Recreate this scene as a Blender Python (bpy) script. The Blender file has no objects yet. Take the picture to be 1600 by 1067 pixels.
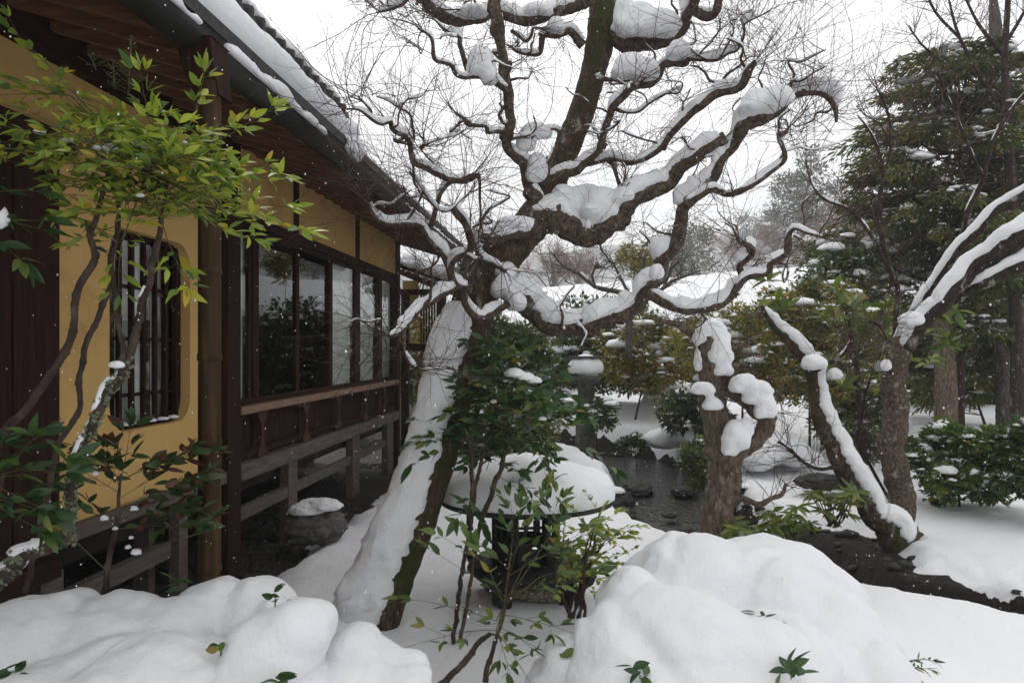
import bpy, bmesh, math, random
import numpy as np
from mathutils import Vector, Matrix, Quaternion, noise as mnoise
R = math.radians
sc = bpy.context.scene
C = sc.collection

# ------------------------------------------------------------------ camera, sky, sun, exposure
F = 1200.0          # focal length in photograph pixels (1600 wide)
CH = 1.35           # camera height
cam_d = bpy.data.cameras.new('camera'); cam = bpy.data.objects.new('camera', cam_d); C.objects.link(cam)
cam_d.sensor_width = 36; cam_d.lens = 36*F/1600; cam_d.shift_y = 11.5/1600
cam_d.clip_start = .05; cam_d.clip_end = 2000
cam.location = (0, 0, CH); cam.rotation_euler = (R(90), 0, 0)
sc.camera = cam

SUN_EL, SUN_AZ = R(52), R(-25)          # azimuth measured from +Y towards +X
world = bpy.data.worlds.new('World'); sc.world = world; world.use_nodes = True
wt = world.node_tree; wn = wt.nodes; wl = wt.links; wn.clear()
wo = wn.new('ShaderNodeOutputWorld'); add = wn.new('ShaderNodeAddShader')
sky = wn.new('ShaderNodeTexSky'); sky.sky_type = 'NISHITA'; sky.sun_disc = False
sky.sun_elevation = SUN_EL; sky.sun_rotation = SUN_AZ; sky.dust_density = 4
hs = wn.new('ShaderNodeHueSaturation'); hs.inputs['Saturation'].default_value = .25
b1 = wn.new('ShaderNodeBackground'); b1.inputs['Strength'].default_value = .07
b2 = wn.new('ShaderNodeBackground'); b2.inputs['Strength'].default_value = 1.0
tc = wn.new('ShaderNodeTexCoord'); sx = wn.new('ShaderNodeSeparateXYZ')
mr = wn.new('ShaderNodeMapRange'); mr.inputs['From Min'].default_value = 0; mr.inputs['From Max'].default_value = 1
mr.inputs['To Min'].default_value = .88; mr.inputs['To Max'].default_value = 1.12      # overcast dome: zenith about three times the horizon
cl = wn.new('ShaderNodeMix'); cl.data_type = 'RGBA'
cl.blend_type = 'MULTIPLY'; cl.inputs['Factor'].default_value = 1; cl.inputs['B'].default_value = (1, .992, .985, 1)
wl.new(tc.outputs['Generated'], sx.inputs[0]); wl.new(sx.outputs['Z'], mr.inputs['Value'])
wl.new(mr.outputs[0], cl.inputs['A']); wl.new(cl.outputs['Result'], b2.inputs['Color'])
wl.new(sky.outputs[0], hs.inputs['Color']); wl.new(hs.outputs[0], b1.inputs['Color'])
wl.new(b1.outputs[0], add.inputs[0]); wl.new(b2.outputs[0], add.inputs[1]); wl.new(add.outputs[0], wo.inputs['Surface'])

sun_d = bpy.data.lights.new('sun', 'SUN'); sun = bpy.data.objects.new('sun', sun_d); C.objects.link(sun)
sun_d.energy = .5; sun_d.angle = R(14); sun_d.color = (1, .97, .92)
sun_dir = Vector((math.sin(SUN_AZ)*math.cos(SUN_EL), math.cos(SUN_AZ)*math.cos(SUN_EL), math.sin(SUN_EL)))
sun.rotation_euler = sun_dir.to_track_quat('Z', 'Y').to_euler(); sun.location = (0, 0, 20)

sc.view_settings.view_transform = 'Standard'; sc.view_settings.look = 'None'
sc.view_settings.exposure = -.02; sc.view_settings.gamma = 1; sc.view_settings.use_curve_mapping = False
sc.render.engine = 'CYCLES'
sc.cycles.use_denoising = True; sc.cycles.max_bounces = 8; sc.cycles.volume_bounces = 2
sc.cycles.transparent_max_bounces = 12; sc.cycles.caustics_reflective = False; sc.cycles.caustics_refractive = False

# ------------------------------------------------------------------ helpers
def P(px, py, d): return Vector(((px-800)/F*d, d, CH+(545-py)/F*d))
def n1(p, s=1.0, seed=0.0): return mnoise.noise((p[0]*s+seed, p[1]*s+seed*1.7, p[2]*s-seed), noise_basis='PERLIN_NEW')
TH = math.atan(100/F); cs, sn = math.cos(TH), math.sin(TH)

def tag(o, label=None, cat=None, group=None, kind=None):
    if label: o['label'] = label
    if cat: o['category'] = cat
    if group: o['group'] = group
    if kind: o['kind'] = kind
    return o
def link(name, me, mat=None, parent=None):
    o = bpy.data.objects.new(name, me); C.objects.link(o)
    if mat and not me.materials: me.materials.append(mat)
    if parent is not None: o.parent = parent
    return o
def empty(name, loc=(0, 0, 0)):
    o = bpy.data.objects.new(name, None); C.objects.link(o); o.location = loc; o.empty_display_size = .1
    return o
def keep(o, root):          # child built in world coordinates under a root placed elsewhere
    o.parent = root
    o.matrix_parent_inverse = Matrix.LocRotScale(root.location, root.rotation_euler, root.scale).inverted()
    return o

class MB:
    def __init__(s): s.v = []; s.f = []; s.a = []
    def add(s, vs, fs, var=0.0):
        b = len(s.v); s.v.extend(tuple(v) for v in vs); s.a.extend([var]*len(vs))
        s.f.extend(tuple(i+b for i in f) for f in fs)
    def box(s, x0, x1, y0, y1, z0, z1):
        s.add([(x0, y0, z0), (x1, y0, z0), (x1, y1, z0), (x0, y1, z0), (x0, y0, z1), (x1, y0, z1), (x1, y1, z1), (x0, y1, z1)],
              [(0, 3, 2, 1), (4, 5, 6, 7), (0, 1, 5, 4), (1, 2, 6, 5), (2, 3, 7, 6), (3, 0, 4, 7)])
    def build(s, name, mat, parent=None, smooth=True, root=None, bevel=0):
        me = bpy.data.meshes.new(name); me.from_pydata(s.v, [], s.f)
        at = me.attributes.new('var', 'FLOAT', 'POINT'); at.data.foreach_set('value', s.a)
        if smooth: me.polygons.foreach_set('use_smooth', [True]*len(me.polygons))
        me.materials.append(mat); me.update()
        o = link(name, me, None, parent)
        if root is not None: keep(o, root)
        if bevel:
            b = o.modifiers.new('bevel', 'BEVEL'); b.width = bevel; b.segments = 2; b.limit_method = 'ANGLE'
        return o

def spline(pts, step=.03):
    """Catmull-Rom through 4-tuples (x, y, z, r)"""
    a = [np.array(p, float) for p in pts]
    a = [2*a[0]-a[1]] + a + [2*a[-1]-a[-2]]
    a[0][3] = a[1][3]; a[-1][3] = a[-2][3]
    out = []
    for i in range(1, len(a)-2):
        p0, p1, p2, p3 = a[i-1:i+3]
        n = max(2, int(np.linalg.norm((p2-p1)[:3])/step))
        for k in range(n):
            t = k/n
            out.append(.5*((2*p1)+(-p0+p2)*t+(2*p0-5*p1+4*p2-p3)*t*t+(-p0+3*p1-3*p2+p3)*t**3))
    out.append(a[-2])
    return [Vector(o[:3]) for o in out], [max(.0006, float(o[3])) for o in out]

def frames(pts):
    T = []
    for i in range(len(pts)):
        t = pts[min(i+1, len(pts)-1)]-pts[max(i-1, 0)]
        T.append(t.normalized() if t.length > 1e-9 else Vector((0, 0, 1)))
    N = T[0].orthogonal().normalized(); out = []
    for t in T:
        N = (N-t*N.dot(t))
        N = N.normalized() if N.length > 1e-6 else t.orthogonal().normalized()
        out.append((t, N, t.cross(N)))
    return out

def gnarl(pts, rad, amp=.35, freq=9., seed=0.):
    return [p+Vector((n1(p, freq, seed), n1(p, freq, seed+7), n1(p, freq, seed+13)))*amp*r*2 for p, r in zip(pts, rad)]
def tube(mb, pts, rad, n=8, rough=0.0, freq=14, cap=True, var=0.0):
    fr = frames(pts); vs = []; fs = []
    for i, p in enumerate(pts):
        t, a, b = fr[i]
        for k in range(n):
            w = 2*math.pi*k/n; d = a*math.cos(w)+b*math.sin(w)
            r = rad[i]
            if rough: r *= 1+rough*(n1(p+d*r, freq)+.6*n1(p+d*r, freq*2.7, 3))
            vs.append(p+d*r)
    m = len(pts)
    for i in range(m-1):
        for k in range(n):
            k2 = (k+1) % n
            fs.append((i*n+k, i*n+k2, (i+1)*n+k2, (i+1)*n+k))
    if cap:
        fs.append(tuple(range(n-1, -1, -1))); fs.append(tuple((m-1)*n+k for k in range(n)))
    mb.add(vs, fs, var)

def snow_on(mb, pts, rad, h=.03, span=75, lean=Vector((0, 0, 0)), minh=.3, seed=0., gap=-.25, wid=1.06, edge=.25, n=9, wave=1.):
    """snow lying along the upper side of a tube: a pile with ragged edges that thins where the limb is steep"""
    fr = frames(pts); m = len(pts); prev = None; vs = []; fs = []
    for i, p in enumerate(pts):
        t = fr[i][0]; up = Vector((0, 0, 1))+lean
        U = up-t*up.dot(t); hz = U.length
        U = U.normalized() if hz > 1e-4 else fr[i][1]
        S = t.cross(U)
        if lean.length > .1: hz = 1
        e = min(1, i/5, (m-1-i)/5)
        nz = n1(p, 7, seed)
        k = max(0, min(1, (hz-minh)*2.2))*max(0, min(1, (nz-gap)*2.6))*math.sqrt(e)
        if k < .04:
            prev = None; continue
        ring = []
        hh = (h(i) if callable(h) else h)*k*(.8+wave*(.6*n1(p, 5, seed+4)+.3*n1(p, 16, seed+9)))
        hh = max(hh, .004)
        for j in range(n):
            a = -1+2*j/(n-1)
            sp = R(span)*(1+edge*(n1(p+S*a*.3, 20, seed+7)+.7*n1(p+S*a*.3, 55, seed+2)))*k**.4
            w = a*sp; d = U*math.cos(w)+S*math.sin(w)
            f = max(0, math.cos(a*math.pi/2))**.55
            q = p+d*rad[i]*wid+(U*hh*.8+d*hh*.25)*f
            q = q+d*(.22*hh*n1(q, 26, seed)+.12*hh*n1(q, 70, seed+3))
            ring.append(q)
        ring.append(p+U*rad[i]*.3)
        b = len(vs); vs.extend(ring); nn = n+1
        if prev is not None:
            for j in range(nn):
                j2 = (j+1) % nn
                fs.append((prev+j, b+j, b+j2, prev+j2))
        else:
            fs.append(tuple(b+j for j in range(nn)))
        prev = b
    if vs: mb.add(vs, fs)

ICO = {}
def ico(sub):
    if sub not in ICO:
        bm = bmesh.new(); bmesh.ops.create_icosphere(bm, subdivisions=sub, radius=1)
        bm.verts.ensure_lookup_table()
        ICO[sub] = ([v.co.copy() for v in bm.verts], [tuple(v.index for v in f.verts) for f in bm.faces]); bm.free()
    return ICO[sub]
def clump(mb, c, r, sub=2, amp=.25, seed=0., flat=.45, freq=1.6, rot=None, var=0.0):
    vs, fs = ico(sub); out = []
    for v in vs:
        k = 1+amp*n1(v, freq, seed)+amp*.5*n1(v, freq*2.6, seed+5)
        z = v.z*(flat if v.z < 0 else 1)
        q = Vector((v.x*r[0]*k, v.y*r[1]*k, z*r[2]*k))
        if rot is not None: q = rot @ q
        out.append(c+q)
    mb.add(out, fs, var)

def pillow(mb, c, r, sub=5, seed=0., n=6, flat=.6, spread=.42, rough=.09):
    """a soft heap of snow: overlapping rounded lobes seen from one centre"""
    rg = random.Random(int(seed*1000)+5); L = []
    for i in range(n):
        a = rg.uniform(0, 6.28); q = Vector((math.cos(a)*rg.uniform(.2, 1)*spread, math.sin(a)*rg.uniform(.2, 1)*spread, rg.uniform(-.2, .45)*spread)); L.append((q, rg.uniform(.62, .84)))
    vs, fs = ico(sub); out = []
    for v in vs:
        acc = 0.
        for q, s_ in L:
            b = v.dot(q); dsc = b*b-q.length_squared+s_*s_
            if dsc > 0: acc += math.exp(9*(b+math.sqrt(dsc)))
        k = math.log(max(acc, 1e-3))/9*.93 if acc > 1 else .35
        k = max(.35, k)*(1+rough*n1(v, 3.2, seed)+rough*.6*n1(v, 8, seed))
        out.append(c+Vector((v.x*r[0]*k, v.y*r[1]*k, v.z*(flat if v.z < 0 else 1)*r[2]*k)))
    mb.add(out, fs)
def blob(name, ells, mat, voxel=.02, smooth=6, amp=.02, freq=4., fine=.006, ffreq=22, root=None, crease=0., seed=0.):
    """several overlapping ellipsoids fused to one lumpy surface"""
    mb = MB()
    for (c, rx, ry, rz) in ells: clump(mb, Vector(c), (rx, ry, rz), 5, .10, seed+c[0]*3, 1.0, 1.3)
    o = mb.build(name+'_raw', mat)
    m = o.modifiers.new('r', 'REMESH'); m.mode = 'VOXEL'; m.voxel_size = voxel
    m = o.modifiers.new('s', 'SMOOTH'); m.iterations = smooth; m.factor = .5
    dg = bpy.context.evaluated_depsgraph_get(); dg.update()
    me = bpy.data.meshes.new_from_object(o.evaluated_get(dg))
    raw = o.data; bpy.data.objects.remove(o); bpy.data.meshes.remove(raw)
    nv = len(me.vertices); co = np.empty(nv*3, 'f'); no = np.empty(nv*3, 'f')
    me.vertices.foreach_get('co', co); me.vertices.foreach_get('normal', no)
    co = co.reshape(-1, 3); no = no.reshape(-1, 3)
    d = np.array([amp*n1(p, freq, seed)+amp*.5*n1(p, freq*2.3, seed+2)+fine*n1(p, ffreq, seed+6)+fine*.5*n1(p, ffreq*2.4, seed+8) for p in co], 'f')
    if crease: d -= crease*np.array([math.exp(-(n1(p, 2.3, seed+20)/.09)**2) for p in co], 'f')
    co += no*d[:, None]
    me.vertices.foreach_set('co', co.ravel()); me.name = name
    me.polygons.foreach_set('use_smooth', [True]*len(me.polygons))
    me.materials.clear(); me.materials.append(mat); me.update()
    o = link(name, me)
    if root is not None: keep(o, root)
    return o

# ------------------------------------------------------------------ materials
def new_mat(name):
    m = bpy.data.materials.new(name); m.use_nodes = True
    nt = m.node_tree; b = nt.nodes['Principled BSDF']
    return m, nt, b
def node(nt, t, **kw):
    n = nt.nodes.new(t)
    for k, v in kw.items():
        if hasattr(n, k): setattr(n, k, v)
        else: n.inputs[k].default_value = v
    return n
def ramp(nt, stops):
    r = nt.nodes.new('ShaderNodeValToRGB'); e = r.color_ramp.elements
    while len(e) < len(stops): e.new(.5)
    for i, (p, c) in enumerate(stops): e[i].position = p; e[i].color = (*c, 1)
    return r
def coords(nt, scale=(1, 1, 1), kind='Object'):
    t = nt.nodes.new('ShaderNodeTexCoord'); mp = nt.nodes.new('ShaderNodeMapping'); mp.inputs['Scale'].default_value = scale
    nt.links.new(t.outputs[kind], mp.inputs[0]); return mp.outputs[0]
def bumps(nt, b, src, strength, dist):
    bp = nt.nodes.new('ShaderNodeBump'); bp.inputs['Strength'].default_value = strength; bp.inputs['Distance'].default_value = dist
    nt.links.new(src, bp.inputs['Height']); nt.links.new(bp.outputs[0], b.inputs['Normal']); return bp
def noisy(name, stops, scale=8, stretch=(1, 1, 1), rough=.8, bump=.3, bdist=.01, detail=6, spec=.3, bscale=None):
    m, nt, b = new_mat(name); co = coords(nt, stretch)
    n = node(nt, 'ShaderNodeTexNoise', Scale=scale, Detail=detail, Roughness=.62); nt.links.new(co, n.inputs['Vector'])
    r = ramp(nt, stops); nt.links.new(n.outputs[0], r.inputs[0]); nt.links.new(r.outputs[0], b.inputs['Base Color'])
    b.inputs['Roughness'].default_value = rough; b.inputs['Specular IOR Level'].default_value = spec
    if bump:
        src = n.outputs[0]
        if bscale:
            n2 = node(nt, 'ShaderNodeTexNoise', Scale=bscale, Detail=5.); nt.links.new(co, n2.inputs['Vector']); src = n2.outputs[0]
        bumps(nt, b, src, bump, bdist)
    return m

def snow_mat():
    m, nt, b = new_mat('snow'); co = coords(nt)
    b.inputs['Base Color'].default_value = (.81, .82, .84, 1); b.inputs['Roughness'].default_value = .8
    b.inputs['Specular IOR Level'].default_value = .25
    a = node(nt, 'ShaderNodeTexNoise', Scale=26., Detail=8., Roughness=.7); nt.links.new(co, a.inputs['Vector'])
    v = node(nt, 'ShaderNodeTexNoise', Scale=190., Detail=3., Roughness=.6); nt.links.new(co, v.inputs['Vector'])
    ad = node(nt, 'ShaderNodeMath', operation='MULTIPLY_ADD'); nt.links.new(v.outputs[0], ad.inputs[0]); ad.inputs[1].default_value = .3
    nt.links.new(a.outputs[0], ad.inputs[2])
    bumps(nt, b, ad.outputs[0], .6, .03)
    return m
M = {}
M['snow'] = snow_mat()
M['plaster'] = noisy('ochre_plaster', [(.28, (.36, .225, .08)), (.45, (.49, .31, .11)), (.62, (.51, .33, .12)), (.8, (.56, .375, .145))], 2.6, rough=.92, bump=.12, bdist=.003, bscale=120)
M['wood'] = noisy('dark_brown_wood', [(.3, (.010, .0045, .0035)), (.6, (.030, .013, .009)), (.8, (.055, .025, .017))], 9, (6, .5, 6), .8, .35, .004, spec=.08)
M['woodv'] = noisy('dark_upright_wood', [(.3, (.010, .0045, .0035)), (.6, (.030, .013, .009)), (.8, (.055, .025, .017))], 9, (7, 7, .45), .8, .35, .004, spec=.08)
M['rafter'] = noisy('reddish_rafter_wood', [(.3, (.07, .03, .017)), (.6, (.17, .08, .047)), (.85, (.26, .135, .083))], 9, (.6, 6, 6), .7, .3, .004, spec=.15)
M['bracket'] = noisy('shaped_bracket_wood', [(.3, (.022, .010, .007)), (.6, (.060, .028, .018)), (.8, (.10, .05, .034))], 9, (6, 6, .6), .75, .3, .004, spec=.12)
M['worn'] = noisy('worn_pale_wood', [(.3, (.10, .055, .035)), (.6, (.22, .13, .085)), (.8, (.30, .19, .13))], 8, (6, .5, 6), .65, .3, .003)
M['grey_wood'] = noisy('weathered_grey_wood', [(.3, (.045, .033, .028)), (.6, (.10, .08, .068)), (.85, (.15, .125, .11))], 9, (6, .6, 6), .75, .4, .004)
M['copper'] = noisy('dark_aged_copper', [(.3, (.010, .0105, .009)), (.6, (.022, .023, .020)), (.85, (.045, .044, .038))], 7, (1, .4, 1), .7, .2, .003, spec=.2)
M['tile'] = noisy('dark_roof_edge', [(.3, (.012, .012, .012)), (.7, (.05, .05, .05))], 30, rough=.7, bump=.6, bdist=.01)
M['bamboo'] = noisy('brown_bamboo', [(.3, (.009, .006, .003)), (.52, (.034, .018, .006)), (.75, (.10, .055, .015))], 4, (7, 7, .8), .6, .1, .002, spec=.15)
M['gravel'] = noisy('dark_wet_gravel', [(.3, (.012, .010, .008)), (.5, (.035, .030, .025)), (.7, (.085, .075, .062))], 45, rough=.75, bump=1., bdist=.03, bscale=40)
M['stone'] = noisy('grey_stone', [(.3, (.05, .047, .043)), (.55, (.11, .105, .095)), (.8, (.20, .19, .17))], 16, rough=.8, bump=.6, bdist=.015)
M['dark_stone'] = noisy('dark_wet_stone', [(.3, (.014, .014, .013)), (.6, (.04, .039, .036)), (.8, (.11, .105, .095))], 14, rough=.7, bump=.9, bdist=.016, spec=.3)
M['iron'] = noisy('black_cast_iron', [(.3, (.006, .006, .006)), (.7, (.018, .016, .014)), (.9, (.04, .03, .022))], 24, rough=.6, bump=.3, bdist=.004)
M['pebble'] = noisy('pale_pebble_stone', [(.35, (.05, .047, .035)), (.5, (.17, .16, .11)), (.65, (.36, .34, .26))], 60, rough=.7, bump=1., bdist=.012)
M['white_wall'] = noisy('white_plaster', [(.3, (.62, .62, .60)), (.7, (.74, .74, .72))], 3, rough=.9, bump=0)
M['thatch'] = noisy('dark_thatch', [(.3, (.02, .016, .012)), (.6, (.055, .045, .035)), (.8, (.09, .075, .05))], 30, rough=.95, bump=.8, bdist=.03)
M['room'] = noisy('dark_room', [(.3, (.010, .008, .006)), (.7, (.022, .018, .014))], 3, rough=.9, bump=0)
M['shoji'] = noisy('white_shoji_paper', [(.3, (.80, .82, .80)), (.7, (.87, .88, .86))], 2, rough=.9, bump=0)
M['twig'] = noisy('red_brown_twig', [(.3, (.030, .016, .013)), (.7, (.085, .048, .038))], 20, rough=.7, bump=0)
M['rust_twig'] = noisy('rust_twig', [(.3, (.09, .045, .035)), (.7, (.20, .105, .08))], 1, rough=.9, bump=0)
M['grey_twig'] = noisy('grey_twig', [(.3, (.035, .028, .026)), (.7, (.10, .085, .078))], 20, rough=.8, bump=0)
M['stem'] = noisy('brown_stem', [(.3, (.016, .010, .008)), (.55, (.050, .033, .024)), (.8, (.13, .10, .075))], 34, (1, 1, .4), .8, .5, .004)
M['petiole'] = noisy('green_brown_petiole', [(.3, (.05, .06, .02)), (.7, (.10, .085, .035))], 15, rough=.6, bump=0)
M['lichen'] = noisy('pale_lichen', [(.3, (.08, .10, .06)), (.6, (.17, .20, .13)), (.8, (.30, .33, .24))], 60, rough=.95, bump=.8, bdist=.006)
M['bank'] = noisy('dark_bank_soil', [(.3, (.005, .004, .003)), (.55, (.018, .014, .010)), (.8, (.05, .038, .026))], 22, rough=.85, bump=.9, bdist=.03)

def bark_mat(name, dark, mid, pale, moss=.0, lich=.55, zs=1.):
    m, nt, b = new_mat(name); co = coords(nt, (1, 1, zs)); L = nt.links
    n = node(nt, 'ShaderNodeTexNoise', Scale=46., Detail=9., Roughness=.75, Distortion=.4); L.new(co, n.inputs['Vector'])
    vo = node(nt, 'ShaderNodeTexVoronoi', Scale=30., feature='DISTANCE_TO_EDGE'); dv = node(nt, 'ShaderNodeMix', data_type='VECTOR')
    nd = node(nt, 'ShaderNodeTexNoise', Scale=14., Detail=4.); L.new(co, nd.inputs['Vector']); dv.inputs['Factor'].default_value = .12
    L.new(co, dv.inputs['A']); L.new(nd.outputs['Color'], dv.inputs['B']); L.new(dv.outputs['Result'], vo.inputs['Vector'])
    vr = node(nt, 'ShaderNodeMapRange'); vr.inputs['From Max'].default_value = .22; L.new(vo.outputs['Distance'], vr.inputs['Value'])
    cb = node(nt, 'ShaderNodeMath', operation='MULTIPLY_ADD'); L.new(vr.outputs[0], cb.inputs[0]); cb.inputs[1].default_value = .10; L.new(n.outputs[0], cb.inputs[2])
    r = ramp(nt, [(.38, dark), (.57, mid), (.78, pale)]); L.new(cb.outputs[0], r.inputs[0])
    n2 = node(nt, 'ShaderNodeTexNoise', Scale=11., Detail=7., Roughness=.75); L.new(co, n2.inputs['Vector'])
    r2 = ramp(nt, [(lich, (0, 0, 0)), (lich+.06, (1, 1, 1))]); L.new(n2.outputs[0], r2.inputs[0])
    mx = node(nt, 'ShaderNodeMix', data_type='RGBA'); L.new(r2.outputs[0], mx.inputs['Factor']); L.new(r.outputs[0], mx.inputs['A'])
    mx.inputs['B'].default_value = (.30, .29, .25, 1); last = mx.outputs['Result']
    n3 = node(nt, 'ShaderNodeTexNoise', Scale=3.2, Detail=6., Roughness=.7); L.new(co, n3.inputs['Vector'])
    r3 = ramp(nt, [(.52-moss*.3, (0, 0, 0)), (.62-moss*.3, (1, 1, 1))]); L.new(n3.outputs[0], r3.inputs[0])
    if moss > 0:
        m2 = node(nt, 'ShaderNodeMix', data_type='RGBA'); L.new(r3.outputs[0], m2.inputs['Factor']); L.new(last, m2.inputs['A'])
        m2.inputs['B'].default_value = (.035, .042, .010, 1); last = m2.outputs['Result']
    L.new(last, b.inputs['Base Color']); b.inputs['Roughness'].default_value = .85; b.inputs['Specular IOR Level'].default_value = .2
    ad = node(nt, 'ShaderNodeMath', operation='ADD'); L.new(cb.outputs[0], ad.inputs[0]); L.new(n2.outputs[0], ad.inputs[1])
    bumps(nt, b, ad.outputs[0], 1., .016)
    return m
M['bark'] = bark_mat('maple_bark', (.022, .015, .011), (.092, .066, .049), (.24, .185, .145), .0, .585)
M['bark_moss'] = bark_mat('mossy_maple_bark', (.018, .012, .008), (.065, .042, .028), (.17, .12, .085), .12, .575, .45)
M['bark_brown'] = bark_mat('brown_bark', (.034, .024, .018), (.125, .092, .068), (.28, .22, .17), 0, .58, .3)
M['bark_dark'] = bark_mat('dark_bark', (.010, .007, .006), (.035, .024, .019), (.095, .07, .056), .0, .58, .5)
M['bark_grey'] = bark_mat('grey_bark', (.035, .030, .027), (.10, .088, .078), (.20, .18, .16), 0, .56, .3)

def leaf_mat(name, stops, rough=.35, trans=.42, gain=1.0):
    stops = [(p, tuple(min(.6, c*gain) for c in q)) for p, q in stops]
    m, nt, b = new_mat(name); L = nt.links
    at = node(nt, 'ShaderNodeAttribute', attribute_name='var'); oi = nt.nodes.new('ShaderNodeObjectInfo')
    ad = node(nt, 'ShaderNodeMath', operation='ADD'); L.new(at.outputs['Fac'], ad.inputs[0]); L.new(oi.outputs['Random'], ad.inputs[1])
    fr = node(nt, 'ShaderNodeMath', operation='FRACT'); L.new(ad.outputs[0], fr.inputs[0])
    r = ramp(nt, stops); L.new(fr.outputs[0], r.inputs[0])
    L.new(r.outputs[0], b.inputs['Base Color']); b.inputs['Roughness'].default_value = rough
    b.inputs['Specular IOR Level'].default_value = .5
    tl = nt.nodes.new('ShaderNodeBsdfTranslucent'); L.new(r.outputs[0], tl.inputs['Color'])
    mx = node(nt, 'ShaderNodeMixShader'); mx.inputs[0].default_value = trans
    L.new(b.outputs[0], mx.inputs[1]); L.new(tl.outputs[0], mx.inputs[2])
    L.new(mx.outputs[0], nt.nodes['Material Output'].inputs['Surface'])
    return m
M['leaf_bright'] = leaf_mat('yellow_green_leaf', [(0, (.06, .12, .035)), (.22, (.15, .22, .03)), (.6, (.24, .30, .035)), (.87, (.33, .36, .045)), (.95, (.40, .29, .03)), (1, (.06, .10, .04))], gain=1.2)
M['leaf_dark'] = leaf_mat('deep_green_leaf', [(0, (.016, .045, .015)), (.4, (.030, .075, .021)), (.75, (.055, .11, .028)), (.93, (.10, .15, .03)), (1, (.30, .20, .03))], gain=1.1)
M['leaf_mid'] = leaf_mat('mid_green_leaf', [(0, (.03, .065, .017)), (.4, (.06, .115, .023)), (.75, (.095, .155, .03)), (.92, (.13, .19, .035)), (1, (.28, .22, .03))])
M['leaf_red'] = leaf_mat('reddish_green_leaf', [(0, (.03, .06, .018)), (.45, (.045, .095, .022)), (.7, (.05, .07, .025)), (.85, (.13, .035, .022)), (1, (.07, .03, .022))])
M['leaf_olive'] = leaf_mat('olive_leaf', [(0, (.042, .054, .013)), (.4, (.080, .090, .019)), (.7, (.13, .13, .024)), (.9, (.20, .145, .028)), (1, (.14, .075, .026))], .5, gain=2.1)
M['leaf_ever'] = leaf_mat('evergreen_leaf', [(0, (.022, .036, .014)), (.4, (.042, .064, .020)), (.75, (.072, .095, .026)), (.93, (.11, .11, .03)), (1, (.09, .06, .028))], .45, gain=1.8)
M['leaf_conifer'] = leaf_mat('conifer_needles', [(0, (.024, .038, .012)), (.35, (.048, .066, .018)), (.7, (.080, .100, .024)), (.92, (.125, .12, .028)), (1, (.09, .058, .024))], .6, .38, gain=2.0)
M['leaf_far'] = leaf_mat('far_pine_needles', [(0, (.03, .042, .024)), (.5, (.055, .07, .036)), (1, (.09, .095, .05))], .7, .3, gain=1.15)
M['leaf_rhodo'] = leaf_mat('rhododendron_leaf', [(0, (.05, .09, .012)), (.4, (.085, .135, .018)), (.8, (.14, .17, .025)), (1, (.20, .19, .03))], .35, gain=1.15)

def glass_mat():
    m, nt, b = new_mat('window_glass'); nt.nodes.remove(b); L = nt.links
    f = node(nt, 'ShaderNodeFresnel', IOR=1.5); g = node(nt, 'ShaderNodeBsdfGlossy', Roughness=.015)
    g.inputs['Color'].default_value = (.95, .97, .96, 1)
    t = nt.nodes.new('ShaderNodeBsdfTransparent'); t.inputs['Color'].default_value = (.93, .96, .95, 1)
    n = node(nt, 'ShaderNodeTexNoise', Scale=2.2, Detail=2.); L.new(coords(nt), n.inputs['Vector'])
    bp = node(nt, 'ShaderNodeBump', Strength=.05, Distance=.02); L.new(n.outputs[0], bp.inputs['Height']); L.new(bp.outputs[0], g.inputs['Normal'])
    mx = nt.nodes.new('ShaderNodeMixShader'); L.new(f.outputs[0], mx.inputs[0]); L.new(t.outputs[0], mx.inputs[1]); L.new(g.outputs[0], mx.inputs[2])
    L.new(mx.outputs[0], nt.nodes['Material Output'].inputs['Surface']); return m
M['glass'] = glass_mat()
def water_mat():
    m, nt, b = new_mat('stream_water'); co = coords(nt, (1, .6, 1))
    b.inputs['Base Color'].default_value = (.022, .022, .020, 1); b.inputs['Roughness'].default_value = .06; b.inputs['Specular IOR Level'].default_value = .8
    n = node(nt, 'ShaderNodeTexNoise', Scale=24., Detail=5., Roughness=.6, Distortion=.8); nt.links.new(co, n.inputs['Vector'])
    bumps(nt, b, n.outputs[0], .7, .03); return m
M['water'] = water_mat()
# ------------------------------------------------------------------ terrain
STREAM = np.array([(-6, 12.6), (-3, 12), (-.8, 11.3), (.5, 10.7), (1.45, 9.9), (1.75, 8.7), (1.58, 7.2), (1.72, 6.15), (2.05, 5.4), (2.30, 4.80), (2.95, 4.30), (4.4, 3.45), (7, 2)])
def stream_dist(x, y):
    x = np.asarray(x, float); y = np.asarray(y, float); best = np.full(x.shape, 1e9)
    for a, b in zip(STREAM[:-1], STREAM[1:]):
        ab = b-a; t = np.clip(((x-a[0])*ab[0]+(y-a[1])*ab[1])/(ab@ab), 0, 1)
        best = np.minimum(best, np.hypot(x-a[0]-t*ab[0], y-a[1]-t*ab[1]))
    return best
def sst(a, b, x): t = np.clip((x-a)/(b-a), 0, 1); return t*t*(3-2*t)
def nz2(x, y, s, seed=0):
    return np.array([mnoise.noise((a*s+seed, b*s-seed, seed*.37), noise_basis='PERLIN_NEW') for a, b in zip(np.ravel(x), np.ravel(y))]).reshape(np.shape(x))
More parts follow.
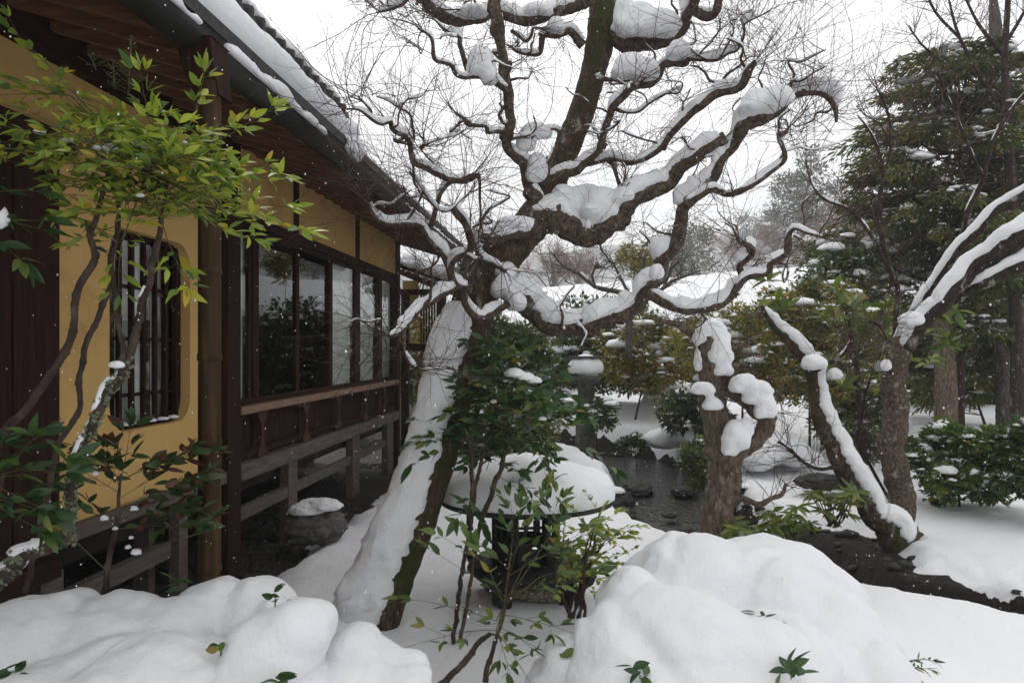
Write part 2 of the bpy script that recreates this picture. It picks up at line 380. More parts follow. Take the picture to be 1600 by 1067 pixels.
def soil(x, y):
    x = np.asarray(x, float); y = np.asarray(y, float)
    d = stream_dist(x, y)
    z = -.11+.50*sst(6.5, 14, y)*sst(-1.2, 1.2, x)+.35*sst(13, 24, y)*sst(-1.2, 1.2, x)
    z = z+.10*nz2(x, y, .55, 3)*sst(.8, 2.2, d)*sst(4.5, 7.5, y)+.05*nz2(x, y, 1.6, 8)*sst(5, 8, y)*sst(.5, 1.2, d)
    w = .13+.11*sst(4.9, 5.6, y)+.20*sst(5.3, 6.6, y)+.08*nz2(x, y, 1.1, 5)
    return z-.42*(1-sst(w, w+.12+.18*sst(4.7, 5.6, y), d))
def snow_thick(x, y):
    d = stream_dist(x, y); X = x*cs-y*sn
    a = sst(.44, .76, d+.27*(1-sst(4.7, 5.5, y))-.06*sst(5.3, 6.6, y)+.12*nz2(x, y, 2.6, 4)+.06*nz2(x, y, 8, 9))
    a = a*sst(.55, .95, np.hypot((x-2.28)/.75, (y-5.75)/.80)+.12*nz2(x, y, 3, 17))
    b = sst(-2.0, -1.62, X+.22*nz2(x, y, 1.7, 2)+.07*nz2(x, y, 9, 6))
    k = np.minimum(a, b)
    return -.05+(.16+.018*nz2(x, y, 3, 12)+.008*nz2(x, y, 11, 15))*k
def GZ(x, y): return float(soil(np.array([x]), np.array([y]))[0]+max(0, snow_thick(np.array([x]), np.array([y]))[0]))
def axis(segs):
    out = []
    for a, b, s in segs: out += list(np.arange(a, b-1e-6, s))
    return np.array(out+[segs[-1][1]])
ax = axis([(-760, -60, 70), (-60, -12, 6), (-12, -3.6, .6), (-3.6, .8, .05), (.8, 3.4, .028), (3.4, 4.6, .045), (4.6, 9, .1), (9, 24, .75), (24, 60, 6), (60, 760, 70)])
ay = axis([(-60, -6, 9), (-6, 1.4, .7), (1.4, 3.6, .05), (3.6, 7, .028), (7, 12.5, .05), (12.5, 15, .12), (15, 30, .6), (30, 100, 5), (100, 660, 40)])
GX, GY = np.meshgrid(ax, ay)
def sheet(name, Z, mat, kind):
    h, w = GX.shape
    co = np.stack([GX, GY, Z], -1).reshape(-1, 3)
    i = (np.arange(h-1)[:, None]*w+np.arange(w-1)[None]).ravel()
    fs = np.stack([i, i+1, i+w+1, i+w], -1)
    me = bpy.data.meshes.new(name); me.vertices.add(len(co)); me.vertices.foreach_set('co', co.ravel())
    me.loops.add(fs.size); me.loops.foreach_set('vertex_index', fs.ravel().astype('i'))
    me.polygons.add(len(fs)); me.polygons.foreach_set('loop_start', np.arange(0, fs.size, 4, dtype='i'))
    me.polygons.foreach_set('use_smooth', [True]*len(fs)); me.update(calc_edges=True)
    o = link(name, me, mat); o['kind'] = kind; return o
SZ = soil(GX, GY); ST = snow_thick(GX, GY)
sheet('ground', SZ+.012*nz2(GX, GY, 14, 21)+(.03*nz2(GX, GY, 5, 31)+.012*nz2(GX, GY, 10, 33))*(1-sst(.3, .9, stream_dist(GX, GY))), M['bank'], 'structure')
sheet('snow_ground', SZ+ST, M['snow'], 'structure')
# gravel strip under the eaves
mb = MB(); rngg = random.Random(4)
xs = np.arange(-4.2, -1.25, .05); ys = np.arange(1.6, 11, .05); vs = []; fs = []
for j, v in enumerate(ys):
    for i, u in enumerate(xs):
        x = u*cs+v*sn; y = -u*sn+v*cs
        vs.append((x, y, -.098+.012*mnoise.noise((x*16, y*16, 3))))
nx = len(xs)
for j in range(len(ys)-1):
    for i in range(nx-1): fs.append((j*nx+i, j*nx+i+1, (j+1)*nx+i+1, (j+1)*nx+i))
for k in range(5200):
    u = rngg.uniform(-2.9, -1.5); v = rngg.uniform(2.2, 9.5); x = u*cs+v*sn; y = -u*sn+v*cs; r = rngg.uniform(.010, .026)
    clump(mb, Vector((x, y, -.092)), (r*rngg.uniform(.8, 1.5), r, r*.7), 1, .3, k, .6)
mb.add(vs, fs); tag(mb.build('gravel', M['gravel']), kind='stuff')
# water
mb = MB(); c = [Vector((p[0], p[1], 0)) for p in STREAM]; vs = []; fs = []
for i, p in enumerate(c):
    t = (c[min(i+1, len(c)-1)]-c[max(i-1, 0)]).normalized(); s = Vector((t.y, -t.x, 0)).normalized()*(.35+.65*float(sst(5.3, 6.6, p.y)))
    z = -.385+.40*float(sst(8.5, 16, p.y))*0
    zz = float(soil(np.array([p.x]), np.array([p.y]))[0])+.09+.10*float(sst(5.8, 7, p.y))
    vs += [Vector((p.x, p.y, zz))+s*-.75, Vector((p.x, p.y, zz))+s*.75]
    if i: fs.append((2*i-2, 2*i-1, 2*i+1, 2*i))
WATER_Z = [v[2] for v in vs]
mb.add(vs, fs); wo_ = mb.build('stream_water', M['water']); wo_['kind'] = 'structure'

# hills in the mist
mb = MB(); vs = []; fs = []; nu, nvv = 90, 26
for j in range(nvv):
    for i in range(nu):
        x = -720+1440*i/(nu-1); y = 270+15*j
        t = j/(nvv-1)
        ridge = 70+26*mnoise.noise((x*.004, 3.1, 0))+22*sst(-60, 320, x)
        z = -1+float(ridge)*float(sst(0, .8, t))+5*mnoise.noise((x*.03, y*.03, 1))*min(1, t*4)+4*mnoise.noise((x*.1, y*.1, 5))*min(1, t*4)
        vs.append((x, y, z))
for j in range(nvv-1):
    for i in range(nu-1): fs.append((j*nu+i, j*nu+i+1, (j+1)*nu+i+1, (j+1)*nu+i))
mb.add(vs, fs)
M['hill'] = noisy('wooded_hill', [(.35, (.05, .06, .045)), (.55, (.12, .125, .11)), (.7, (.5, .5, .5))], .11, rough=.95, bump=0, detail=10)
mb.build('hills', M['hill'])['kind'] = 'structure'

# haze
mb = MB(); mb.box(-780, 780, -12, 690, -2.2, 140)
hz, nt, b = new_mat('mist'); nt.nodes.remove(b); pv = nt.nodes.new('ShaderNodeVolumePrincipled')
pv.inputs['Color'].default_value = (.93, .94, .96, 1); pv.inputs['Density'].default_value = .0018; pv.inputs['Anisotropy'].default_value = .2
nt.links.new(pv.outputs[0], nt.nodes['Material Output'].inputs['Volume'])
HAZE = mb.build('haze', hz, smooth=False); HAZE['kind'] = 'stuff'
# ------------------------------------------------------------------ the tea house on the left
W0 = 2.15                                   # wall face: local x = -W0, local y runs along the facade
def U(px, W=W0):
    r = (px-800)/F
    return W*(cs+r*sn)/(sn-r*cs)
def ZH(h): return CH+h*1.0
house = empty('tea_house'); house.rotation_euler = (0, 0, -TH)
tag(house, 'ochre plastered Japanese tea house with dark timber frame and snow on its eaves', 'house')
def hp(name, mat, *boxes, bevel=.004, parent=None, smooth=False, label=None):
    mb = MB()
    for q in boxes: mb.box(*q)
    o = mb.build(name, mat, parent or house, smooth, bevel=bevel)
    if label: o['label'] = label
    return o
ZB = -.14
def pane(x, u0, u1, z0, z1, parent):
    mb = MB(); mb.add([(x, u0, z0), (x, u1, z0), (x, u1, z1), (x, u0, z1)], [(0, 1, 2, 3)]); return mb.build('glass_pane', M['glass'], parent, False)
uL, uC, uE = U(84), U(345), U(620)          # door edge, window start, far end
zT = CH+1.31                                 # underside of the wall plate
uw0 = U(365)
# wall with the rounded lattice opening
def rounded(u0, u1, z0, z1, r, n):
    pts = []
    for (cu, cz, a0) in ((u1-r, z1-r, 0), (u0+r, z1-r, 90), (u0+r, z0+r, 180), (u1-r, z0+r, 270)):
        for k in range(n+1):
            a = R(a0+90*k/n); pts.append((cu+r*math.cos(a), cz+r*math.sin(a)))
    return pts
ou0, ou1, oz0, oz1 = 3.385, 4.13, .955, 1.925
inner = rounded(ou0, ou1, oz0, oz1, .13, 7)
bu0, bu1, bz0, bz1 = uL, U(357), .55, zT
outer = []
cu, cz = (ou0+ou1)/2, (oz0+oz1)/2
for (u, z) in inner:
    du, dz = u-cu, z-cz
    k = min((bu1-cu)/du if du > 1e-6 else 1e9, (bu0-cu)/du if du < -1e-6 else 1e9, (bz1-cz)/dz if dz > 1e-6 else 1e9, (bz0-cz)/dz if dz < -1e-6 else 1e9)
    outer.append((cu+du*k, cz+dz*k))
mb = MB(); n = len(inner); X0 = -W0; XI = -W0-.11
vs = [(X0, u, z) for u, z in inner]+[(X0, u, z) for u, z in outer]+[(XI, u, z) for u, z in inner]
fs = [(i, (i+1) % n, n+(i+1) % n, n+i) for i in range(n)]+[(i, 2*n+i, 2*n+(i+1) % n, (i+1) % n) for i in range(n)]
# corners of the rectangle
for (u, z) in ((bu0, bz0), (bu1, bz0), (bu1, bz1), (bu0, bz1)):
    best = []
    for i in range(n):
        a, b_ = outer[i], outer[(i+1) % n]
        ea = (abs(a[0]-u) < 1e-5, abs(a[1]-z) < 1e-5); eb = (abs(b_[0]-u) < 1e-5, abs(b_[1]-z) < 1e-5)
        if (ea[0] and eb[1] and not ea[1]) or (ea[1] and eb[0] and not ea[0]):
            vs.append((X0, u, z)); fs.append((n+i, n+(i+1) % n, len(vs)-1)); break
mb.add(vs, fs)
mb.build('wall', M['plaster'], house, False)
hp('wall', M['plaster'], (-W0-.1, -W0-.0, U(-420), uL-.001, CH+.90, zT), bevel=0)
# lattice window
mb = MB(); XF = -W0-.045
pr = rounded(ou0-.02, ou1+.02, oz0-.02, oz1+.02, .14, 7); pi = rounded(ou0+.022, ou1-.022, oz0+.022, oz1-.022, .115, 7)
vs = [(XF-.01, *q) for q in pr]+[(XF-.01, *q) for q in pi]+[(XF-.06, *q) for q in pi]
fs = [(i, (i+1) % n, n+(i+1) % n, n+i) for i in range(n)]+[(n+i, n+(i+1) % n, 2*n+(i+1) % n, 2*n+i) for i in range(n)]
mb.add(vs, fs); lat = mb.build('lattice_window', M['woodv'], house, False); lat['label'] = 'round-cornered lattice window in the ochre wall'
for k in range(7):
    u = ou0+.055+k*(ou1-ou0-.11)/6
    hp('lattice_bar', M['woodv'], (XF-.022, XF, u-.0125, u+.0125, oz0+.025, oz1-.02), parent=lat, bevel=.002)
for z in (1.12, 1.40, 1.66):
    hp('lattice_rail', M['wood'], (XF-.034, XF-.024, ou0+.0, ou1+.02, z-.009, z+.009), parent=lat, bevel=.002)
pane(-W0-.09, ou0-.05, ou1+.05, oz0-.05, oz1+.05, lat)
hp('shoji_screen', M['shoji'], (-W0-.165, -W0-.155, ou0-.05, ou1+.35, oz0-.1, oz1-.02), parent=lat, bevel=0)
for k in range(5):
    u = ou0+.05+k*.16
    hp('inner_bar', M['woodv'], (-W0-.13, -W0-.115, u-.012, u+.012, oz0-.02, oz1+.02), parent=lat, bevel=0)
for k in range(6):
    mb = MB(); pillow(mb, Vector((XF+.0, ou0+.115+k*(ou1-ou0-.12)/6, oz0+.020)), (.035, .04, .018), 3, k*3., 4, .2); mb.build('snow', M['snow'], lat)
# far-left shutter box / dark boards
mb = MB(); nb = 9; ud0, ud1 = U(-420), uL
for k in range(nb):
    a = ud0+(ud1-ud0)*k/nb; b_ = ud0+(ud1-ud0)*(k+1)/nb
    hp('board', M['woodv'], (-W0-.06, -W0+.028+.006*(k % 2), a+.002, b_-.002, .52, 2.13), bevel=.003)
hp('lintel', M['wood'], (-W0-.08, -W0+.07, ud0, uL+.04, 2.135, 2.235))
hp('door_sill', M['wood'], (-W0-.08, -W0+.10, ud0, uL-.09, .44, .515))
mb = MB(); snow_on(mb, [Vector((-W0+.03, ud0+.05*k, .50)) for k in range(int((uL-.1-ud0)/.05))], [.05]*99, .02, 70, seed=2); mb.build('snow', M['snow'], house)
# timber posts and beams
def post(px0, px1, z0, z1, x0=-W0-.06, x1=-W0+.035, mat='woodv'):
    hp('post', M[mat], (x0, x1, U(px0), U(px1), z0, z1))
post(47, 84, ZB, .445, -W0-.05, -W0+.045, 'grey_wood')
post(345, 366, ZB, zT-.002, -W0-.05, -W0+.045)
post(264, 273, ZB, .535, -W0-.2, -W0-.11, 'grey_wood'); post(277, 291, ZB, .535, -W0-.05, -W0+.01, 'grey_wood')
hp('sill_beam', M['grey_wood'], (-W0-.07, -W0+.04, uL-.02, U(346), .535, .605))
hp('lower_rail', M['grey_wood'], (-W0-.04, -W0+.012, U(90), U(264), .245, .325))
hp('lower_rail', M['grey_wood'], (-W0-.04, -W0+.012, U(366)+.0, U(448), .245, .325))
hp('wall_plate', M['wood'], (-W0-.08, -W0+.06, U(-420), uE+.25, zT, zT+.13))
hp('eave_beam', M['wood'], (-W0-.02, -W0+.05, U(-420), U(343), zT-.135, zT-.002))
# window band
zs, zt = .985, 2.165
hp('transom_wall', M['plaster'], (-W0-.09, -W0-.004, U(366), uE, zt+.075, zT-.001), bevel=0)
hp('window_head', M['wood'], (-W0-.07, -W0+.012, U(366)+.002, uE-.06, zt, zt+.074))
hp('window_sill', M['worn'], (-W0-.10, -W0+.05, U(366)+.002, uE-.06, zs-.055, zs-.004), bevel=.008)
for a, b_ in ((459, 466), (556, 561)): hp('transom_post', M['woodv'], (-W0-.02, -W0+.010, U(a), U(b_), zt+.076, zT-.002))
hp('post', M['woodv'], (-W0-.09, -W0+.03, uE-.055, uE+.06, ZB, zT-.002))
win = hp('window_frame', M['wood'], (-W0-.065, -W0-.015, U(366)+.004, uE-.058, zs-.002, zs+.035), (-W0-.065, -W0-.015, U(366)+.004, uE-.058, zt-.035, zt-.002))
stiles = [(393, 398, 0), (398, 407, 1), (465, 470, 1), (517, 521, 1), (521, 524, 0), (557, 565, 1), (592, 594, 0), (594, 599, 1)]
for a, b_, k in stiles:
    hp('window_stile', M['woodv'], (-W0-.066, -W0-.030+.012*k, U(a)+.02, U(b_)+.02, zs+.036, zt-.036), parent=win, bevel=.003)
edges = [366, 396, 467, 519, 561, 595, 619]
for k in range(6):
    pane(-W0-.042+.008*(k % 2), U(edges[k])+.012, U(edges[k+1])-.012, zs+.03, zt-.03, win)
for a, b_ in ((360, 397), (518, 566), (562, 600), (598, 619)):
    hp('shoji_screen', M['shoji'], (-W0-.082, -W0-.075, U(a)+.017*U(a), U(b_)+.017*U(b_)-.02*(b_ == 619), zs-.02, zt+.02), parent=win, bevel=0)
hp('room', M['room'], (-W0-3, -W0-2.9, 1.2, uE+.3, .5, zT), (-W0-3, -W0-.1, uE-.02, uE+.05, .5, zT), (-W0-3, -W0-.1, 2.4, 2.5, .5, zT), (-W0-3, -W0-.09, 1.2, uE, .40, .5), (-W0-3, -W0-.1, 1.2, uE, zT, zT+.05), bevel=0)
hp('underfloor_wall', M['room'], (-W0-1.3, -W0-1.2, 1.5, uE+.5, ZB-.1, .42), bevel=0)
# panelled apron under the sill, with shaped brackets
zb0, zb1 = .51, .615
hp('apron_beam', M['grey_wood'], (-W0-.06, -W0+.05, U(366)+.002, uE-.06, zb0, zb1), bevel=.008)
uu = U(366)+.01
while uu < uE-.12:
    hp('apron_board', M['woodv'], (-W0-.075, -W0-.058-.004*random.Random(int(uu*100)).random(), uu, uu+.094, zb1+.001, zs-.06), bevel=.002); uu += .098
for (xa, za, th) in ((-W0+.0, .655, .02),): hp('apron_rail', M['wood'], (-W0-.05, xa, U(366)+.004, uE-.065, za-th, za+th))
prof = [(0, .085), (.10, .078), (.18, .050), (.25, .022), (.36, .017), (.55, .017), (.66, .020), (.76, .036), (.84, .064), (.92, .080), (1, .082)]
for px in (408, 477, 528, 571, 600):
    u = U(px); mb = MB(); za, zb_ = zb1+.002, zs-.058; vs = []; fs = []
    for t, w in prof:
        z = zb_+(za-zb_)*t
        vs += [(-W0-.045, u-w, z), (-W0-.045, u+w, z), (-W0+.012, u+w, z), (-W0+.012, u-w, z)]
    for i in range(len(prof)-1):
        for k in range(4): fs.append((4*i+k, 4*i+(k+1) % 4, 4*i+4+(k+1) % 4, 4*i+4+k))
    fs += [(0, 3, 2, 1), tuple(4*len(prof)-4+k for k in range(4))]
    mb.add(vs, fs); mb.build('bracket', M['bracket'], house, False)
post(447, 461, ZB, zb0-.002, -W0-.05, -W0+.02, 'grey_wood'); post(548, 559, ZB, zb0-.002, -W0-.05, -W0+.02, 'grey_wood'); post(603, 612, ZB, zb0-.002, -W0-.05, -W0+.02, 'grey_wood')
hp('lower_rail', M['grey_wood'], (-W0-.04, -W0+.0, U(461), U(548), .245, .325)); hp('lower_rail', M['grey_wood'], (-W0-.04, -W0+.0, U(559), U(603), .245, .325))
# eaves
WG = 1.25; zG = CH+1.07; sl = .30
uA, uZ = .2, 9.75
def zr(W): return CH+1.087+(W-WG)*sl          # underside of the soffit at distance W
uu = uA+.15
while uu < uZ:
    mb = MB(); vs = []
    for (W, ) in ((WG+.13,), (W0+.12,)):
        z = zr(W)
        for (du, dz) in ((-.022, -.065), (.022, -.065), (.022, -.003), (-.022, -.003)): vs.append((-W, uu+du, z+dz))
    mb.add(vs, [(0, 1, 2, 3), (7, 6, 5, 4), (0, 4, 5, 1), (1, 5, 6, 2), (2, 6, 7, 3), (3, 7, 4, 0)])
    mb.build('rafter', M['rafter'], house, False); uu += .235
nb = 7
for k in range(nb):
    Wa = WG+.06+(W0+.2-WG)*k/nb; Wb = WG+.06+(W0+.2-WG)*(k+1)/nb
    mb = MB(); t = .012; vs = []
    for (W, ) in ((Wa,), (Wb-.004,)):
        for (u, dz) in ((uA, 0), (uZ, 0), (uZ, t), (uA, t)): vs.append((-W, u, zr(W)+dz+.002*(k % 2)))
    mb.add(vs, [(0, 1, 2, 3), (7, 6, 5, 4), (0, 4, 5, 1), (1, 5, 6, 2), (2, 6, 7, 3), (3, 7, 4, 0)]); mb.build('soffit_board', M['rafter'], house, False)
hp('fascia', M['wood'], (-WG-.125, -WG-.085, uA, uZ, zr(WG)-.03, zr(WG)+.04))
def prism(name, prof, u0, u1, mat, parent=None, smooth=False):      # profile of (W, z) swept along the eave
    mb = MB(); n = len(prof)
    mb.add([(-w, u0, z) for w, z in prof]+[(-w, u1, z) for w, z in prof],
           [(i, (i+1) % n, n+(i+1) % n, n+i) for i in range(n)]+[tuple(range(n-1, -1, -1)), tuple(range(n, 2*n))])
    return mb.build(name, mat, parent or house, smooth)
uB = 4.36
prism('lower_roof', [(WG+.065, zr(WG)+.01), (WG+.085, zr(WG)+.06), (W0+1.2, zr(W0+1.2)+.04), (W0+1.2, zr(W0+1.2)+.09), (WG+.06, zr(WG)+.108), (WG+.055, zr(WG)+.06)], uA, uZ+.1, M['copper'])
prism('roof_edge', [(WG+.048, zr(WG)+.062), (WG+.053, zr(WG)+.062), (WG+.053, zr(WG)+.112), (WG+.048, zr(WG)+.112)], uA, uZ+.1, M['tile'])
# half-round gutters
def gutter(u0, u1, r, dz):
    mb = MB(); n = 10; vs = []; fs = []
    for k, u in enumerate((u0, u1)):
        for q in range(n+1):
            a = math.pi*q/n; vs.append((-WG-r*math.cos(a)-.062, u, zG+dz-r*math.sin(a)*1.05))
        for q in range(n+1):
            a = math.pi*(n-q)/n; vs.append((-WG-(r-.006)*math.cos(a)-.062, u, zG+dz-(r-.006)*math.sin(a)*1.05))
    m = 2*(n+1)
    fs = [(i, (i+1) % m, m+(i+1) % m, m+i) for i in range(m)]
    fs += [tuple(range(n, -1, -1)), tuple(m+i for i in range(n+1))]
    mb.add(vs, fs); return mb.build('gutter', M['copper'], house, True)
uh0, uh1 = 2.50, 2.62
g = gutter(uA, 2.55, .062, .006); g2 = gutter(2.60, uZ+.1, .056, .0)
for u in (.6, 1.2, 1.8, 3.2, 3.8, 4.4, 5, 5.6, 6.2, 6.8, 7.4, 8, 8.6, 9.2):
    hp('gutter_strap', M['copper'], (-WG-.12, -WG-.004, u-.006, u+.006, zG+.002, zG+.006), bevel=0)
# rain head and bamboo downpipe
mb = MB(); vs = []
for (z, a, x0, x1) in ((zG-.015, .070, -.105, .02), (zG-.11, .060, -.085, .03), (zG-.21, .046, -.045, .045)):
    uc = 2.565
    vs += [(-WG+x0, uc-a, z), (-WG+x1, uc-a, z), (-WG+x1, uc+a, z), (-WG+x0, uc+a, z)]
fs = [(0, 1, 2, 3), (11, 10, 9, 8)]
for i in range(2):
    for k in range(4): fs.append((4*i+k, 4*i+(k+1) % 4, 4*i+4+(k+1) % 4, 4*i+4+k))
mb.add(vs, fs); mb.build('rain_head', M['woodv'], house, False, bevel=.004)
up = U(327.5, WG)
mb = MB(); pts = []; rad = []
z = zG-.18; k = 0; nodes = [zG-.5, 1.905, 1.61, 1.32, 1.03, .60, .2]
zz = zG-.16
while zz > -.15:
    r = .0375
    for q in nodes:
        if abs(zz-q) < .012: r = .0405
        if abs(zz-q+.014) < .006: r = .036
    pts.append(Vector((-WG, up, zz))); rad.append(r); zz -= .006
tube(mb, pts, rad, 18); mb.build('bamboo_downpipe', M['bamboo'], house)
# snow on the gutter rims, on the lower eave and the upper tier
def line(u0, u1, W, z, r, st=.03): return [Vector((-W, u0+(u1-u0)*k/int((u1-u0)/st), z+.004*mnoise.noise((k*.2, W, 0)))) for k in range(int((u1-u0)/st)+1)]
for (ua, ub, dw, dz, r, h, sd, gp) in ((uA, 2.50, .004, .006, .014, .028, 11, -.5), (2.66, 3.80, .012, -.002, .020, .042, 14, -.8), (5.6, 9.6, .012, -.004, .012, .02, 17, -.6)):
    mb = MB(); l = line(ua, ub, WG+dw, zG+dz, .01); snow_on(mb, l, [r]*len(l), h, 85, seed=sd, gap=gp); mb.build('snow', M['snow'], house)
def snow_bank(u0, u1, prof, seed, st=.035, amp=.02, droop=0.):
    mb = MB(); vs = []; fs = []; n = len(prof); m = int((u1-u0)/st)
    for i in range(m+1):
        u = u0+(u1-u0)*i/m; e = 1
        t = min(1, (m-i)*st/.16); e = math.sqrt(max(0, 1-(1-t)**2))
        for q, (w, z) in enumerate(prof):
            c_w, c_z = prof[0][0]*.5+prof[-1][0]*.5, prof[0][1]
            k = .25+.75*e
            p = Vector((-(c_w+(w-c_w)*k), u, c_z+(z-c_z)*k))
            if 0 < q < n-1:
                a = amp*n1(p, 4, seed)+amp*.5*n1(p, 11, seed+2)+.005*n1(p, 40, seed)
                p += Vector((a*.6, 0, a))
            vs.append(p)
    for i in range(m):
        for q in range(n-1): fs.append((i*n+q, i*n+q+1, (i+1)*n+q+1, (i+1)*n+q))
    fs.append(tuple(range(m*n+n-1, m*n-1, -1)))
    mb.add(vs, fs); return mb.build('snow', M['snow'], house)
zb = zr(WG)+.110
snow_bank(uA, uB, [(WG+.055, zb), (WG+.030, zb+.03), (WG+.028, zb+.085), (WG+.05, zb+.13), (WG+.10, zb+.165), (WG+.2, zb+.19), (WG+.42, zb+.245), (WG+.8, zb+.33)], 3, amp=.012)
snow_bank(uB+.12, uZ+.1, [(WG+.06, zb), (WG+.05, zb+.012), (WG+.06, zb+.032), (WG+.10, zb+.05), (WG+.3, zb+.11), (WG+.9, zb+.28)], 6, amp=.02)
mb = MB(); clump(mb, Vector((-WG-.05, uB+.04, zG+.10)), (.06, .15, .085), 4, .3, 2, .8); clump(mb, Vector((-WG-.08, uB+.02, zG+.19)), (.07, .13, .07), 4, .3, 5, .8); mb.build('snow', M['snow'], house)
WT = 1.62; zt0 = CH+WT*1.015
prism('upper_roof', [(WT, zt0), (W0+2, zt0+.55), (W0+2, zt0+.62), (WT+.01, zt0+.045)], uA-.4, uB+1.05, M['tile'])
mb = MB(); uu = uA
while uu < uB+1.0:
    tube(mb, [Vector((-WT+.012, uu, zt0+.03)), Vector((-WT-.35, uu, zt0+.145))], [.030, .030], 8); uu += .14
mb.build('roof_tiles', M['tile'], house)['kind'] = 'stuff'
snow_bank(uA-.4, uB+1.0, [(WT+.03, zt0+.06), (WT+.0, zt0+.075), (WT+.0, zt0+.10), (WT+.05, zt0+.14), (WT+.2, zt0+.20), (WT+.9, zt0+.42)], 9)

# ------------------------------------------------------------------ wing behind the tea house
wing = empty('garden_wing'); wing.rotation_euler = (0, 0, -TH)
tag(wing, 'small dark timbered wing with a snowy lean-to roof beyond the tea house end', 'building')
def wp(name, mat, *boxes, bevel=.004):
    mb = MB()
    for q in boxes: mb.box(*q)
    return mb.build(name, mat, wing, False, bevel=bevel)
def wl_(px, py, d):                        # photograph point at depth d in the house's own frame
    p = P(px, py, d); return Vector((p.x*cs-p.y*sn, p.x*sn+p.y*cs, p.z))
a, b_ = wl_(622, 412, 10.2), wl_(705, 442, 9.9)
mb = MB(); t = .05; dy = Vector((0, 2.2, .5))
vs = [a, b_, b_+dy, a+dy]; vs = vs+[v+Vector((0, 0, -t)) for v in vs]
mb.add(vs, [(0, 1, 2, 3), (7, 6, 5, 4), (0, 4, 5, 1), (1, 5, 6, 2), (2, 6, 7, 3), (3, 7, 4, 0)]); mb.build('roof', M['wood'], wing, False)
mb = MB(); L = [a.lerp(b_, k/30)+Vector((0, .05, .0)) for k in range(31)]; snow_on(mb, L, [.05]*31, .06, 85, seed=3, gap=-1, minh=.1)
for j in range(1, 8):
    L = [a.lerp(b_, k/20)+dy*(j*.1)+Vector((0, 0, .0)) for k in range(21)]; snow_on(mb, L, [.12]*21, .03, 85, seed=3+j, gap=-1, minh=.1)
mb.build('snow', M['snow'], wing)
for k in range(9):
    q = a.lerp(b_, (k+.5)/9); wp('rafter', M['rafter'], (q.x-.02, q.x+.02, q.y+.04, q.y+2.1, q.z-.13, q.z-.055))
for px in (632, 690):
    q = wl_(px, 600, 10.6); wp('post', M['woodv'], (q.x-.05, q.x+.05, q.y, q.y+.1, -.1, 2.15))
q0, q1 = wl_(640, 480, 10.7), wl_(688, 480, 10.7)
wp('wall', M['plaster'], (q0.x-.1, q0.x+.12, q0.y, q0.y+.05, 1.75, 2.3), bevel=0)
for k in range(8):
    x = q0.x+.16+(q1.x-q0.x-.16)*k/7; wp('lattice_bar', M['woodv'], (x-.012, x+.012, q0.y, q0.y+.03, 1.2, 2.1), bevel=0)
wp('beam', M['wood'], (q0.x-.2, q1.x+.1, q0.y-.03, q0.y+.07, 1.32, 1.42)); wp('beam', M['wood'], (q0.x-.2, q1.x+.1, q0.y-.02, q0.y+.06, 2.1, 2.18))

# ------------------------------------------------------------------ long snow-roofed hall behind the garden
hall = empty('long_hall'); tag(hall, 'long low hall behind the garden under a smooth snow-covered roof', 'building')
D0, D1 = 15.0, 18.5
def wob(mb_pts): return mb_pts
e0, e1 = P(700, 505, D0), P(1345, 484, D0+.6); r0, r1 = P(690, 462, D1), P(1340, 410, D1+.6)
mb = MB(); vs = []; fs = []; NU, NV = 60, 16
for j in range(NV+1):
    for i in range(NU+1):
        e = e0.lerp(e1, i/NU); r = r0.lerp(r1, i/NU); t = j/NV
        p = e.lerp(r, t); p.z += .10*math.sin(math.pi*t)**.6+.03*n1(p, 1.3)+.015*n1(p, 5)
        if j == 0: p.z -= .14
        vs.append(p)
for j in range(NV):
    for i in range(NU): fs.append((j*(NU+1)+i, j*(NU+1)+i+1, (j+1)*(NU+1)+i+1, (j+1)*(NU+1)+i))
mb.add(vs, fs); mb.build('snow', M['snow'], hall)
mb = MB(); dn = Vector((0, .04, -.13)); bk = Vector((0, 3.6, 0))
q = [e0+dn, e1+dn, r1+dn, r0+dn, e0+dn*2.6, e1+dn*2.6, r1+dn*2.6, r0+dn*2.6]
mb.add(q, [(0, 1, 2, 3), (7, 6, 5, 4), (0, 4, 5, 1), (1, 5, 6, 2), (2, 6, 7, 3), (3, 7, 4, 0)]); mb.build('roof', M['thatch'], hall, False)
mb = MB(); q = [r0+Vector((0, 0, -.02)), r1+Vector((0, 0, -.02)), Vector((r1.x, 22, e1.z)), Vector((r0.x, 22, e0.z))]; mb.add(q, [(0, 1, 2, 3)]); mb.build('roof', M['snow'], hall, False)
mb = MB(); mb.box(e0.x+.4, e1.x-.4, D0+1.4, D0+5.5, .1, e0.z-.1); mb.build('wall', M['wood'], hall, False)
for k in range(8):
    x = e0.x+.3+(e1.x-e0.x-.6)*k/7; mb = MB(); mb.box(x-.06, x+.06, D0+.7, D0+.82, .1, e0.z-.2); mb.build('post', M['woodv'], hall, False)

